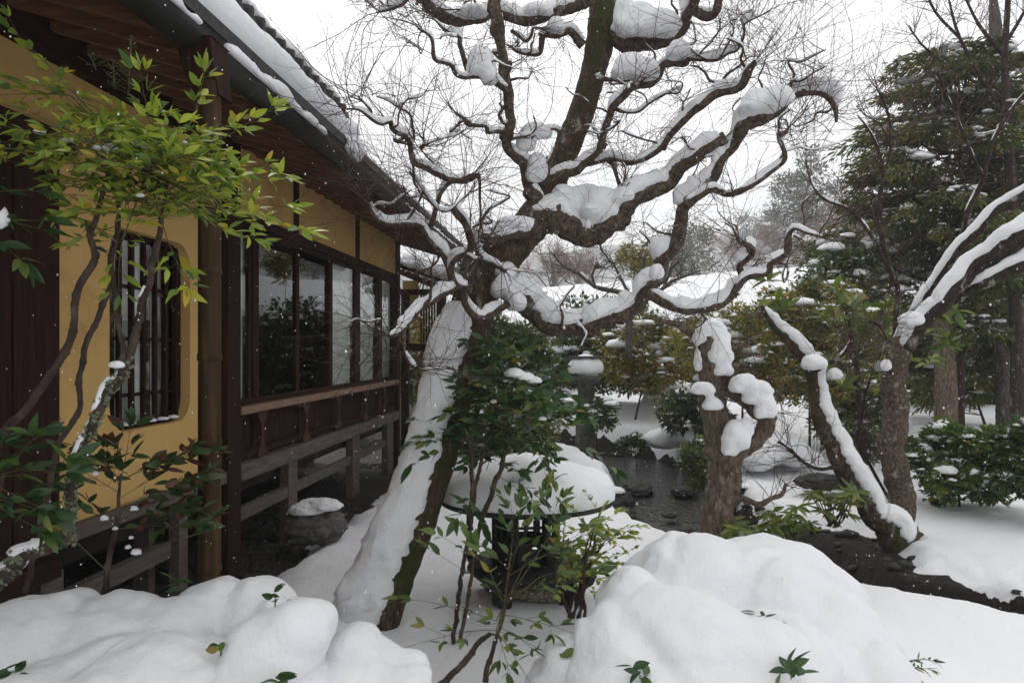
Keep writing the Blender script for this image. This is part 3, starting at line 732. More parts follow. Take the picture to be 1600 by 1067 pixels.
# white-walled storehouse and the dark board fence at the right
store = empty('storehouse'); tag(store, 'white plastered storehouse with dark eaves behind the board fence', 'building')
a, b_ = P(1470, 640, 15.5), P(1790, 640, 15.5)
mb = MB(); mb.box(a.x, b_.x, 15.5, 18.5, .2, CH+.0); mb.build('wall', M['white_wall'], store, False)
mb = MB(); mb.box(a.x, b_.x, 15.44, 15.5, .2, .55); mb.build('base_board', M['wood'], store, False)
for px in (1502, 1592, 1680):
    x = P(px, 0, 15.5).x; mb = MB(); mb.box(x-.1, x+.1, 15.38, 15.49, .3, CH+.06); mb.build('post', M['woodv'], store, False)
mb = MB(); mb.add([(a.x-.5, 14.7, CH-.03), (b_.x+.5, 14.7, CH-.03), (b_.x+.5, 18, CH+1.1), (a.x-.5, 18, CH+1.1), (a.x-.5, 14.7, CH+.10), (b_.x+.5, 14.7, CH+.10), (b_.x+.5, 18, CH+1.25), (a.x-.5, 18, CH+1.25)],
    [(0, 3, 2, 1), (4, 5, 6, 7), (0, 1, 5, 4), (1, 2, 6, 5), (2, 3, 7, 6), (3, 0, 4, 7)]); mb.build('roof', M['wood'], store, False)
mb = MB()
for j in range(10):
    L = [Vector((a.x-.4+.2*k, 14.8+.34*j, CH+.08+.118*j)) for k in range(int((b_.x-a.x+.9)/.2))]; snow_on(mb, L, [.2]*len(L), .10, 80, seed=j, gap=-2)
mb.build('snow', M['snow'], store)
fence = empty('board_fence'); tag(fence, 'low dark board fence with a snowy capping behind the right-hand trees', 'fence')
fa, fb = P(1335, 655, 12.3), P(1760, 655, 12.6); nb = 38
for k in range(nb):
    x0 = fa.x+(fb.x-fa.x)*k/nb; x1 = fa.x+(fb.x-fa.x)*(k+1)/nb; y = fa.y+(fb.y-fa.y)*k/nb+.006*(k % 3)
    mb = MB(); mb.box(x0+.003, x1-.003, y, y+.025, .12, .93); mb.build('board', M['woodv'], fence, False)
mb = MB(); mb.box(fa.x-.05, fb.x, fa.y-.06, fa.y+.32, .935, .985); mb.build('capping', M['wood'], fence, False)
for k in range(6):
    x = fa.x+(fb.x-fa.x)*k/5; mb = MB(); mb.box(x-.05, x+.05, fa.y+.33, fa.y+.43, .1, .93); mb.build('post', M['wood'], fence, False)
mb = MB(); L = [Vector((fa.x+.08*k, fa.y+.1, .975)) for k in range(int((fb.x-fa.x)/.08))]; snow_on(mb, L, [.06]*len(L), .05, 85, seed=3, gap=-.3); mb.build('snow', M['snow'], fence)
# ------------------------------------------------------------------ twig growth
def twig(mb, p, d, L, r, rng, depth, up=.06, n=7, sides=3, wob=.16, kids=(2, 4)):
    pts = [p.copy()]; rad = [r]; st = L/n; ax_ = Vector((rng.gauss(0, 1), rng.gauss(0, 1), rng.gauss(0, 1)))*.20
    d = d.normalized()
    for i in range(n):
        d = (d+Vector((rng.gauss(0, wob), rng.gauss(0, wob), rng.gauss(0, wob)+up))*.55+ax_*.5).normalized()
        pts.append(pts[-1]+d*st); rad.append(r*(1-.72*(i+1)/n))
    tube(mb, pts, rad, sides, cap=False)
    if depth > 0:
        for k in range(rng.randint(*kids)):
            i = rng.randint(1, n-1); t = (pts[i+1]-pts[i]).normalized(); s = t.orthogonal().normalized()
            s.rotate(Quaternion(t, rng.uniform(0, 6.28)))
            twig(mb, pts[i], t*.8+s*rng.uniform(.5, .95), L*rng.uniform(.3, .6), rad[i]*.72, rng, depth-1, up, max(4, n-2), sides, wob, kids)
def px_path(lst, d0, d1=None, ws=1.0):
    """traced centre line: (px, py, width in px[, depth]) -> (x, y, z, r)"""
    d1 = d0 if d1 is None else d1; out = []
    for i, q in enumerate(lst):
        d = q[3] if len(q) > 3 else d0+(d1-d0)*i/max(1, len(lst)-1)
        p = P(q[0], q[1], d); out.append((p.x, p.y, p.z, q[2]*ws/2/F*d))
    return out

# ------------------------------------------------------------------ the old maple
rng = random.Random(7)
maple = empty('maple_tree', P(583, 975, 3.8)); maple.location.z = -.05
tag(maple, 'large leaning bare maple with contorted snow-laden limbs in the middle of the garden', 'tree')
trunk = [(572, 1010, 78, 3.78), (590, 965, 70, 3.78), (614, 905, 66, 3.8), (652, 800, 66, 3.82), (684, 700, 66, 3.85), (708, 600, 66, 3.9), (732, 510, 68, 3.95), (752, 442, 68, 4.0), (786, 397, 66, 4.0), (828, 352, 58, 4.02),
         (850, 315, 48, 4.05), (872, 262, 44, 4.1), (903, 190, 40, 4.15), (925, 120, 40, 4.2), (940, 50, 44, 4.25), (942, -30, 42, 4.3), (935, -120, 40, 4.3), (950, -260, 40, 4.3)]
p_, r_ = spline(px_path(trunk, 4), .016)
mb = MB(); tube(mb, p_, r_, 40, .10, 13); TRUNK = keep(mb.build('trunk', M['bark_moss']), maple)
mb = MB(); i0 = max(i for i, q in enumerate(p_) if q.z < CH+(545-462)/F*3.96)
tp, tr = p_[4:i0:2], r_[4:i0:2]
snow_on(mb, tp, [q*1.0 for q in tr], lambda i: .075+.13*max(0, 1-i/(.45*len(tp)))**1.3, 80, Vector((-.95, -.45, -.35)), -1, 5, -2, 1.02, .13, 23, .35)
ks = keep(mb.build('snow', M['snow']), maple); ks['label'] = 'thick wind-plastered snow on the leaning trunk'
blob('snow', [(tuple(P(528, 975, 3.75)), .17, .14, .06), (tuple(P(555, 945, 3.8)), .11, .11, .10)], M['snow'], .016, 8, .012, 6, .004, 24, root=maple, seed=3)
BR = [  # traced limbs: (snow depth, d0, d1, points)
 (.055, 4.02, 3.7, [(842, 340, 62), (880, 354, 60), (915, 360, 52), (955, 346, 46), (990, 318, 38), (1036, 290, 34), (1075, 255, 30), (1110, 230, 28), (1135, 213, 26)]),
 (.095, 3.95, 3.6, [(762, 432, 46), (785, 446, 44), (803, 466, 44), (840, 500, 42), (876, 513, 38), (922, 510, 38), (965, 492, 34), (1001, 467, 32), (1026, 433, 30), (1037, 408, 28), (1054, 380, 28), (1066, 350, 28), (1075, 318, 28), (1105, 288, 25), (1125, 255, 23), (1150, 222, 25), (1163, 196, 36), (1195, 181, 34), (1216, 170, 26), (1232, 157, 17), (1254, 147, 15), (1285, 149, 13), (1303, 165, 12), (1306, 190, 6)]),
 (.02, 3.64, 3.4, [(1072, 322, 22), (1079, 314, 18), (1111, 296, 16), (1140, 303, 14), (1172, 293, 13), (1204, 271, 12), (1225, 249, 10), (1223, 228, 9), (1219, 214, 9), (1232, 203, 7)]),
 (.045, 3.75, 3.5, [(1005, 462, 24), (1040, 476, 22), (1086, 487, 20), (1130, 472, 20), (1160, 440, 18), (1158, 418, 15), (1175, 400, 14), (1171, 386, 10), (1154, 379, 6)]),
 (.015, 3.52, 3.4, [(1150, 452, 16), (1168, 434, 16), (1197, 425, 14), (1204, 408, 15), (1229, 393, 16), (1232, 370, 13), (1240, 356, 9), (1262, 365, 7), (1292, 373, 5)]),
 (.025, 4.0, 3.75, [(838, 320, 34), (826, 285, 30), (819, 252, 28), (797, 236, 25), (789, 220, 23), (798, 189, 22), (797, 160, 22), (796, 142, 23), (790, 115, 22), (784, 71, 23), (779, 30, 28), (770, -30, 24), (780, -120, 16)]),
 (.05, 4.2, 3.8, [(915, 5, 34), (885, 14, 28), (860, 22, 24), (836, 32, 24), (807, 33, 22), (775, 22, 20), (748, 31, 24), (718, 35, 24), (698, 28, 24), (680, 14, 22), (662, 1, 18), (640, -6, 14), (627, 6, 9), (606, 15, 7), (588, 20, 4)]),
 (.03, 3.82, 3.7, [(795, 146, 20), (786, 139, 15), (766, 126, 14), (750, 117, 15), (736, 110, 14), (725, 93, 10), (719, 70, 10), (717, 58, 8), (704, 50, 4), (690, 44, 3), (672, 22, 2)]),
 (.012, 3.78, 3.6, [(760, 122, 12), (742, 121, 11), (722, 121, 11), (711, 113, 10), (703, 101, 9), (684, 97, 9), (677, 88, 9), (675, 68, 8), (670, 56, 7), (652, 45, 5)]),
 (.02, 3.85, 3.7, [(793, 207, 12), (778, 205, 10), (761, 206, 10), (757, 197, 9), (731, 196, 9), (724, 186, 8), (711, 177, 6)]),
 (.10, 4.24, 3.85, [(948, 48, 36), (963, 54, 32), (984, 62, 34), (1006, 68, 32), (1026, 67, 30), (1047, 59, 28), (1063, 46, 26), (1075, 26, 23), (1086, 6, 22), (1090, -30, 20), (1110, -90, 14)]),
 (.03, 3.9, 3.8, [(1080, 18, 20), (1096, 26, 24), (1108, 24, 22), (1118, 12, 18), (1128, -10, 14), (1150, -60, 8)]),
 (.05, 4.15, 3.75, [(920, 126, 10), (940, 126, 9), (973, 124, 13), (1002, 131, 20), (1025, 122, 20), (1036, 102, 20), (1052, 98, 20), (1066, 97, 22), (1078, 93, 10), (1118, 94, 7), (1138, 83, 7), (1152, 78, 6), (1163, 55, 4), (1165, 38, 4), (1190, 24, 3)]),
 (.02, 4.02, 3.85, [(853, 285, 24), (872, 274, 22), (896, 266, 22), (930, 242, 20), (944, 202, 16), (953, 180, 15), (962, 160, 18), (983, 138, 20), (1002, 130, 18)]),
 (.008, 3.9, 3.75, [(960, 172, 10), (975, 175, 7), (998, 175, 6), (1016, 162, 6), (1040, 146, 5), (1060, 145, 4), (1066, 130, 3), (1040, 126, 2)]),
 (.03, 4.0, 3.55, [(905, 262, 10), (926, 256, 9), (947, 249, 11), (970, 251, 12), (994, 252, 13), (1026, 235, 14), (1050, 206, 15), (1078, 178, 19), (1093, 164, 18), (1129, 142, 20), (1157, 134, 20), (1172, 112, 16), (1180, 98, 12)]),
 (.04, 3.9, 3.65, [(838, 358, 34), (805, 368, 22), (782, 366, 18), (766, 369, 17), (748, 371, 16), (744, 384, 15), (753, 403, 14), (775, 414, 12), (790, 425, 8)]),
 (.02, 3.75, 3.6, [(794, 472, 18), (769, 493, 19), (748, 497, 19), (733, 487, 19), (724, 462, 18), (727, 430, 17), (733, 392, 17), (729, 360, 17), (716, 338, 18), (706, 322, 17)]),
 (.035, 3.62, 3.5, [(738, 451, 19), (714, 447, 17), (704, 430, 15), (708, 409, 13), (722, 400, 13), (738, 396, 12)]),
 (.035, 3.62, 3.4, [(708, 438, 14), (700, 418, 15), (686, 394, 14), (668, 372, 13), (657, 354, 13), (642, 350, 13), (627, 348, 12), (610, 349, 10), (594, 346, 9), (581, 333, 8), (576, 320, 7), (568, 311, 5)]),
 (.015, 3.55, 3.5, [(672, 352, 12), (678, 338, 11), (683, 322, 10), (690, 300, 10), (704, 284, 10), (724, 278, 9), (742, 274, 8)]),
 (.02, 3.55, 3.2, [(750, 273, 9), (738, 277, 12), (722, 281, 14), (698, 278, 14), (674, 264, 14), (650, 253, 13), (643, 238, 12), (641, 224, 12), (632, 213, 12), (618, 208, 11), (611, 200, 9), (611, 190, 9), (598, 195, 8), (586, 190, 7), (574, 180, 7), (562, 172, 6), (543, 170, 3)]),
 (.006, 3.3, 3.2, [(590, 191, 6), (577, 184, 6), (580, 176, 6), (572, 165, 5), (558, 150, 3)]),
 (.012, 3.5, 3.5, [(747, 272, 8), (750, 285, 7), (750, 310, 6), (751, 348, 4)]),
 (.010, 3.4, 3.35, [(632, 213, 9), (622, 222, 8), (616, 218, 7), (630, 224, 6)]),
 (.010, 3.4, 3.4, [(655, 232, 10), (664, 224, 8), (668, 227, 6), (656, 212, 4)]),
 (.05, 3.6, 3.3, [(714, 445, 15), (700, 456, 15), (675, 471, 15), (652, 488, 15), (640, 503, 14), (628, 516, 13), (612, 525, 9), (602, 524, 5)]),
 (.02, 3.35, 3.3, [(632, 516, 9), (630, 532, 9), (634, 552, 8), (644, 570, 7), (655, 578, 5)]),
 (.03, 4.2, 4.1, [(912, 70, 22), (900, 55, 18), (888, 47, 16), (868, 55, 14), (850, 58, 14), (846, 72, 13), (840, 84, 10), (822, 84, 7), (806, 80, 6), (798, 72, 4)]),
 (.008, 4.1, 4.0, [(800, 48, 9), (812, 56, 8), (822, 64, 8), (830, 56, 6), (833, 44, 5), (848, 45, 5)]),
 (.02, 4.0, 3.9, [(850, 290, 16), (856, 272, 12), (872, 208, 8), (846, 205, 7), (830, 215, 6)]),
 (.015, 3.95, 3.9, [(948, 246, 10), (958, 258, 9), (962, 275, 8), (968, 292, 7), (975, 296, 5), (974, 280, 5)]),
 (.01, 3.5, 3.3, [(640, 270, 6), (655, 290, 5), (676, 318, 5), (700, 330, 4), (735, 300, 3)]),
]
twm = MB()
for hsn, d0, d1, pts in BR:
    sp, sr = spline(px_path(pts, d0, d1, .72), .010)
    w = max(q[2] for q in pts); sp = gnarl(sp, sr, .45, 8, w)
    mb = MB(); tube(mb, sp, [q*(1+.22*n1(a, 11)) for q, a in zip(sr, sp)], 22 if w > 30 else 14 if w > 13 else 8, .16, 24)
    # knuckles
    for k in range(int(len(sp)/20)):
        i = rng.randrange(len(sp)); a = rng.uniform(0, 6.28); clump(mb, sp[i]+Vector((math.cos(a), -.3, math.sin(a)))*sr[i]*.5, (sr[i]*.85,)*3, 3, .5, k*3.3, 1)
    b = keep(mb.build('branch', M['bark']), maple)
    mb = MB(); snow_on(mb, sp[::2], sr[::2], hsn*(.85)+.006, 74, seed=d0*7+w, gap=-.62, minh=.26, edge=.3, n=11)
    if mb.v: mb.build('snow', M['snow'], b)
    # twigs springing from the limb, thickest near its end
    n = len(sp)
    for i in range(n):
        t = i/n; end = (w < 26) or t > .5
        if rng.random() < .42*(.20 if end and w < 26 else .10 if end else .035)*(1.6 if t > .85 else 1):
            tg = (sp[min(i+1, n-1)]-sp[max(0, i-1)]).normalized()
            s = tg.orthogonal().normalized(); s.rotate(Quaternion(tg, rng.uniform(0, 6.28)))
            d = s+tg*rng.uniform(-.1, .9)+Vector((0, 0, rng.choice((.7, .5, .1, -.45))))
            twig(twm, sp[i]+s*sr[i]*.6, d, rng.uniform(.14, .5), rng.uniform(.0013, .0026), rng, 2, rng.choice((.10, .04, -.08)), 8, 3, .22, (2, 5))
    # crooked side shoots, pruned short
    for q in range(max(1, int(n*.010/.16)) if w > 9 else 0):
        i = rng.randrange(n//5, n); tg = (sp[min(i+1, n-1)]-sp[max(0, i-1)]).normalized(); s = tg.orthogonal().normalized(); s.rotate(Quaternion(tg, rng.uniform(0, 6.28)))
        if s.z < -.5: s = -s
        d = (s+tg*rng.uniform(-.2, .7)).normalized(); r0 = min(sr[i]*.6, rng.uniform(.0045, .0095)); pp = sp[i].copy(); ctl = [(*pp, r0)]
        for z_ in range(rng.randint(4, 7)):
            d = (d+Vector((rng.gauss(0, .75), rng.gauss(0, .45), rng.gauss(.12, .6)))).normalized(); pp = pp+d*rng.uniform(.03, .07); ctl.append((*pp, r0*(1-.10*(z_+1))))
        a_, b2 = spline(ctl, .008); mb = MB(); tube(mb, a_, [v*(1+.25*n1(u, 30)) for u, v in zip(a_, b2)], 7, .15, 40)
        o = keep(mb.build('branch', M['bark']), maple)
        mb = MB(); snow_on(mb, a_, b2, .014, 75, seed=q+w, gap=-.15, minh=.45)
        if mb.v: mb.build('snow', M['snow'], o)
        for z_ in range(7):
            u = rng.randrange(len(a_)//3, len(a_)); twig(twm, a_[u], Vector((rng.gauss(0, 1), rng.gauss(0, .6), rng.gauss(.25, .7))), rng.uniform(.12, .4), rng.uniform(.0012, .0024), rng, 2, .03, 8, 3, .2, (2, 4))
    tip = sp[-1]; tg = (sp[-1]-sp[-3]).normalized()
    for k in range(7 if w < 40 else 4):
        twig(twm, tip-tg*rng.uniform(0, .05), tg+Vector((rng.gauss(0, .7), rng.gauss(0, .6), rng.gauss(.3, .6))), rng.uniform(.25, .65), rng.uniform(.0016, .0030), rng, 2, .04, 10, 3, .18, (2, 4))
# long upright and arching shoots at the outer right of the crown
for k in range(46):
    a = P(rng.uniform(1225, 1310), rng.uniform(130, 215), rng.uniform(3.3, 3.7)) if k % 2 else P(rng.uniform(1100, 1240), rng.uniform(60, 160), rng.uniform(3.4, 3.9))
    twig(twm, a, Vector((rng.uniform(-.2, 1.1), rng.gauss(0, .5), rng.uniform(.15, 1.0))), rng.uniform(.45, .95), .0019, rng, 2, .05, 11, 3, .16, (3, 5))
for k in range(40):
    a = P(rng.uniform(560, 690), rng.uniform(240, 360), rng.uniform(3.1, 3.5))
    twig(twm, a, Vector((rng.uniform(-1, .3), rng.gauss(0, .5), rng.uniform(-.3, .8))), rng.uniform(.3, .7), .0016, rng, 2, .03, 10, 3, .2, (3, 5))
for k in range(22):
    a = P(rng.uniform(585, 690), rng.uniform(480, 590), rng.uniform(3.1, 3.5))
    twig(twm, a, Vector((rng.uniform(-1, .3), rng.gauss(0, .5), rng.uniform(-.8, .5))), rng.uniform(.2, .5), .002, rng, 2, .0, 8)
keep(twm.build('twigs', M['twig']), maple)['kind'] = 'stuff'
def heaps(items, root, voxel=.011, k_=1.):
    items = list(items); grp = list(range(len(items)))
    for i in range(len(items)):
        for j in range(i):
            a, b_ = items[i], items[j]
            if math.hypot(a[0]-b_[0], a[1]-b_[1]) < .8*(max(a[3], a[5])+max(b_[3], b_[5])) and abs(a[2]-b_[2]) < .3:
                g, h = grp[i], grp[j]; grp = [h if q == g else q for q in grp]
    for g in sorted(set(grp)):
        el = []
        for (px, py, d, rx, ry, rz), q in zip(items, grp):
            if q == g:
                k = d/F*k_; el.append((tuple(P(px, py, d)), rx*k, min(ry, 26)*k, rz*k))
                el.append((tuple(P(px+rx*.35, py+rz*.3, d)), rx*k*.75, min(ry, 26)*k*.9, rz*k*.7)); el.append((tuple(P(px-rx*.4, py+rz*.35, d)), rx*k*.7, min(ry, 26)*k*.9, rz*k*.62))
        blob('snow_lump', el, M['snow'], voxel, 7, .010, 7, .004, 30, root=root, seed=g*1.7)
# snow lumps caught in the crooks
LUMPS = [(918, 322, 3.98, 52, 30, 38), (880, 305, 4.0, 22, 34, 20), (945, 318, 3.9, 38, 30, 30), (975, 305, 3.85, 20, 22, 16), (806, 352, 3.9, 36, 30, 18), (838, 262, 3.95, 17, 20, 26), 
         (752, 97, 3.75, 24, 30, 26), (765, 118, 3.76, 14, 22, 16), (1000, 30, 4.05, 34, 40, 30), (1030, 35, 4.0, 36, 40, 24), (975, 20, 4.1, 16, 26, 34), (985, 104, 3.95, 30, 36, 24), (1010, 108, 3.9, 22, 30, 20), (1060, 78, 3.85, 18, 24, 16),
         (1190, 158, 3.45, 34, 40, 22), (1215, 150, 3.42, 26, 30, 18), (1170, 168, 3.5, 16, 30, 14), (838, 205, 3.95, 24, 20, 14), (822, 222, 3.94, 16, 16, 18), 
         (786, 446, 3.88, 19, 26, 22), (806, 470, 3.86, 17, 24, 18), (1026, 424, 3.62, 13, 20, 14), (868, 40, 4.1, 14, 22, 14), (740, 18, 3.95, 24, 26, 10), (838, 18, 4.1, 26, 24, 10)]
heaps(LUMPS, maple, .011, .9)

# ------------------------------------------------------------------ leaves
def leaf_mesh(name, mat, L=.06, w=.17, bend=.2, fold=.25, n=4):
    """pointed leaf along +Y, folded on its midrib and curved down"""
    vs = []; fs = []
    for i in range(n+1):
        t = i/n; y = L*t; z = -bend*L*t*t; ww = w*L*(math.sin(math.pi*min(1, t*.93+.04)))**.8*(1.15-.5*t) if 0 < i < n else .012*L
        vs += [(-ww, y, z+fold*ww), (0, y, z), (ww, y, z+fold*ww)]
    for i in range(n):
        for k in (0, 1): fs.append((3*i+k, 3*i+k+1, 3*i+4+k, 3*i+3+k))
    me = bpy.data.meshes.new(name); me.from_pydata(vs, [], fs); me.polygons.foreach_set('use_smooth', [True]*len(fs)); me.materials.append(mat); me.update()
    return me
LM = {}
def leaf_set(mat, w=.2, L=.06):
    key = (mat, w)
    if key not in LM: LM[key] = [leaf_mesh('leaf', M[mat], 1.0, w, b, f) for b, f in ((.05, .25), (.18, .3), (.30, .2), (-.05, .4))]
    return LM[key]
def leaf_matrix(p, d, rng, flat=.75):
    d = d.normalized(); up = Vector((0, -.25, 1))*flat+Vector((rng.gauss(0, .5), rng.gauss(0, .5), rng.gauss(0, .2)))
    x = d.cross(up); x = x.normalized() if x.length > 1e-4 else d.orthogonal().normalized(); z = x.cross(d)
    return Matrix(((x.x, d.x, z.x, p.x), (x.y, d.y, z.y, p.y), (x.z, d.z, z.z, p.z), (0, 0, 0, 1)))
class Plant:
    """a plant whose nearest leaves are objects; what goes past the limit is joined"""
    def __init__(s, name, label, cat, base, mat, w=.2, group=None, limit=300, seed=1):
        s.root = empty(name, base); tag(s.root, label, cat, group); s.mat = mat; s.w = w; s.limit = limit
        s.rng = random.Random(seed); s.leaves = []; s.stems = MB(); s.snow = MB()
    def leaf(s, p, d, L, flat=.75): s.leaves.append((leaf_matrix(p, d, s.rng, flat) @ Matrix.Scale(L, 4)))
    def frond(s, p, d, L, leafL, pairs=3, sub=True, droop=.25, r=.0014):
        rng = s.rng; d = d.normalized(); pts = [p.copy()]; n = 8
        for i in range(n):
            d = (d+Vector((rng.gauss(0, .06), rng.gauss(0, .06), -droop/n*1.2+rng.gauss(0, .04)))).normalized(); pts.append(pts[-1]+d*(L/n))
        tube(s.stems, pts, [r*(1-.6*i/n) for i in range(n+1)], 4, cap=False)
        for k in range(pairs):
            i = min(n-1, int(n*(.30+.62*k/max(1, pairs-1)))) if pairs > 1 else n-2
            t = (pts[i+1]-pts[i]).normalized(); side = t.cross(Vector((0, 0, 1)))
            side = side.normalized() if side.length > .1 else t.orthogonal()
            for sg in (-1, 1):
                dd = t*rng.uniform(.5, .9)+side*sg*rng.uniform(.6, 1)+Vector((0, 0, rng.gauss(.05, .15)))
                if sub:
                    q = pts[i]+dd.normalized()*L*rng.uniform(.14, .24)
                    tube(s.stems, [pts[i], q], [r*.6, r*.4], 3, cap=False)
                    for a in (-.9, 0, .9):
                        e = dd.normalized()*1+dd.normalized().cross(Vector((0, 0, 1)))*a+Vector((0, 0, rng.gauss(.12, .35)))
                        s.leaf(q, e, leafL*rng.uniform(.65, 1.12))
                else: s.leaf(pts[i], dd+Vector((0, 0, rng.gauss(.05, .3))), leafL*rng.uniform(.7, 1.15))
        for a in (-.8, 0, .8):
            t = (pts[-1]-pts[-2]).normalized(); s.leaf(pts[-1], t+t.cross(Vector((0, 0, 1)))*a+Vector((0, 0, rng.gauss(-.1, .2))), leafL*rng.uniform(.8, 1.2))
    def stem(s, lst, d0, d1=None, mat='stem', rough=.18, snow=0, name='stem'):
        sp, sr = spline(px_path(lst, d0, d1), .006); acc = 0
        for i in range(1, len(sp)):
            acc += (sp[i]-sp[i-1]).length
            if acc > .055: acc = s.rng.uniform(-.02, .02)
            sr[i] *= 1+.28*max(0, 1-abs(acc)/.008)
        sp = gnarl(sp, sr, .5, 14, d0)
        mb = MB(); tube(mb, sp, sr, 9, rough*1.4, 40)
        for k in range(len(sp)//16):
            i = s.rng.randrange(len(sp)); a = s.rng.uniform(0, 6.28)
            clump(mb, sp[i]+Vector((math.cos(a), math.sin(a), .3))*sr[i]*.8, (sr[i]*.6,)*3, 1, .6, k*1.7, 1)
        o = keep(mb.build(name, M[mat]), s.root)
        if snow:
            mb = MB(); snow_on(mb, sp, sr, snow, 78, seed=d0*3, gap=-.2, minh=.3)
            if mb.v: keep(mb.build('snow', M['snow']), s.root)
        return sp, sr
    def finish(s):
        cam_p = Vector((0, 0, CH)); s.leaves.sort(key=lambda m: (m.translation-cam_p).length/ max(1e-6, m.to_scale().x))
        ms = leaf_set(s.mat, s.w); inv = Matrix.Translation(-s.root.location)
        for m in s.leaves[:s.limit]:
            o = bpy.data.objects.new('leaf', s.rng.choice(ms)); C.objects.link(o); o.parent = s.root; o.matrix_basis = inv @ m
        rest = s.leaves[s.limit:]
        if rest:
            mb = MB()
            for m in rest:
                me = s.rng.choice(ms); mb.add([m @ v.co for v in me.vertices], [tuple(f.vertices) for f in me.polygons], s.rng.random())
            keep(mb.build('leaves', M[s.mat]), s.root)['kind'] = 'stuff'
        if s.stems.v: keep(s.stems.build('petioles', M['petiole']), s.root)['kind'] = 'stuff'
        if s.snow.v: keep(s.snow.build('snow', M['snow']), s.root)['kind'] = 'stuff'
        return s.root
def V(x, y, z): return Vector((x, y, z))
# ------------------------------------------------------------------ shrubs, hedges and trees behind
def leafcard(mb, p, d, L, w, rng, var, drop=.15):
    d = d.normalized(); s = d.cross(Vector((rng.gauss(0, .4), rng.gauss(0, .4), 1)))
    s = s.normalized() if s.length > 1e-4 else d.orthogonal()
    m = p+d*L*.5; u = s.cross(d)*L*drop
    mb.add([p, m+s*w*L+u, p+d*L-u*.6, m-s*w*L+u, ], [(0, 1, 2), (0, 2, 3)], var)
def foliage_thing(name, label, cat, px, py, d, rx, ry, dd, ncl, rcl, nleaf, L, w, mat, bark='bark_dark', snow=.3, bits=2., group=None, seed=1, stem_px=None, gy=None, sprays=False, shape=None, specks=.1, limbs=True):
    """a trunk, limbs to every leaf clump, leaves spread through the clumps and snow caught on them (sizes in photograph pixels at depth d)"""
    rng = random.Random(seed); k = d/F; base_x = P(stem_px if stem_px else px, 0, d).x
    bz = (GZ(base_x, d) if gy is None else gy)-.03
    base = Vector((base_x, d, bz)); root = empty(name, base); tag(root, label, cat, group)
    c0 = P(px, py, d); fol = MB(); wood = MB(); sn_ = MB()
    cls = []
    for i in range(ncl):
        while True:
            a, b, c = rng.uniform(-1, 1), rng.uniform(-1, 1), rng.uniform(-1, 1)
            if a*a+b*b+c*c < 1 and (shape is None or shape(a, c)): break
        q = c0+Vector((a*rx*k, b*dd, c*ry*k)); r = rcl*k*rng.uniform(.6, 1.3)
        if q.z < bz+.05: q.z = bz+.05+rng.random()*.1
        cls.append((q, r))
    top = c0.z+ry*k*.5
    tp = [base, base.lerp(Vector((c0.x, d, top)), .35)+Vector((rng.gauss(0, .03), 0, 0)), Vector((c0.x, d, top))]
    tr0 = max(.012, .03*ry*k)
    sp, sr = spline([(v.x, v.y, v.z, tr0*(1-.7*i/2)) for i, v in enumerate(tp)], .08); tube(wood, sp, sr, 7, .15, 12)
    if limbs:
        for (q, r) in cls:
            i = max(1, min(len(sp)-2, int(len(sp)*max(.15, min(.95, (q.z-.35*abs(q.x-base.x)-base.z)/max(.1, top-base.z))))))
            m = sp[i].lerp(q, .5)+Vector((rng.gauss(0, .05), rng.gauss(0, .05), -.1*(q-sp[i]).length))
            a, b2 = spline([(*sp[i], tr0*.4), (*m, tr0*.25), (*q, tr0*.1)], max(.06, (q-sp[i]).length/6)); tube(wood, a, b2, 4, cap=False)
    for (q, r) in cls:
        shade = rng.random()
        out = Vector((q.x-base.x, q.y-base.y, 0)); out = out.normalized() if out.length > .01 else Vector((1, 0, 0))
        for j in range(nleaf):
            v = Vector((rng.gauss(0, 1), rng.gauss(0, 1), rng.gauss(0, 1))).normalized()*(rng.random()**.45)
            if sprays:
                t = rng.uniform(-1, 1.1); p = q+out*t*r*1.6+Vector((v.x*r*.55, v.y*r*.55, v.z*r*.30-.35*r*t*abs(t)*(1 if t > 0 else .2)))
                dr = out*.8+v*.75+Vector((0, 0, -.35))
            else:
                p = q+Vector((v.x*r, v.y*r, v.z*r*.75)); dr = v+Vector((0, 0, .25))+Vector((rng.gauss(0, .4), rng.gauss(0, .4), rng.gauss(0, .3)))
            s_ = rng.uniform(.6, 1.3)*L*k
            leafcard(fol, p, dr, s_, w, rng, (shade*.55+rng.random()*.45) % 1)
            if rng.random() < specks and v.z > -.3:
                leafcard(sn_, p+Vector((0, 0, .004+.1*s_)), Vector((dr.x, dr.y, dr.z*.4)), s_*rng.uniform(.5, .9), w*1.1, rng, 0, .3)
        if rng.random() < snow:
            h = rng.uniform(.35, .8)
            pillow(sn_, q+Vector((rng.gauss(0, .2)*r, -.25*r, r*.55)), (r*h*rng.uniform(.7, 1.2), r*h*.8, r*h*rng.uniform(.35, .65)), 3, rng.random()*50, 5, .35, .6, .12)
        for j in range(int(bits) + (rng.random() < bits % 1)):
            v = Vector((rng.gauss(0, 1), rng.gauss(0, 1), abs(rng.gauss(0, 1)))).normalized()
            e = r*rng.uniform(.06, .22)
            clump(sn_, q+Vector((v.x*r, v.y*r*.9, v.z*r*.7)), (e*rng.uniform(1, 1.9), e*1.2, e*.65), 2, .7, rng.random()*50, .3)
    keep(wood.build('trunk', M[bark]), root); keep(fol.build('crown', M[mat], smooth=False), root)['kind'] = 'stuff'
    if sn_.v: keep(sn_.build('snow', M['snow']), root)['kind'] = 'stuff'
    return root
SHR = 'evergreen shrubs banked up behind the garden'
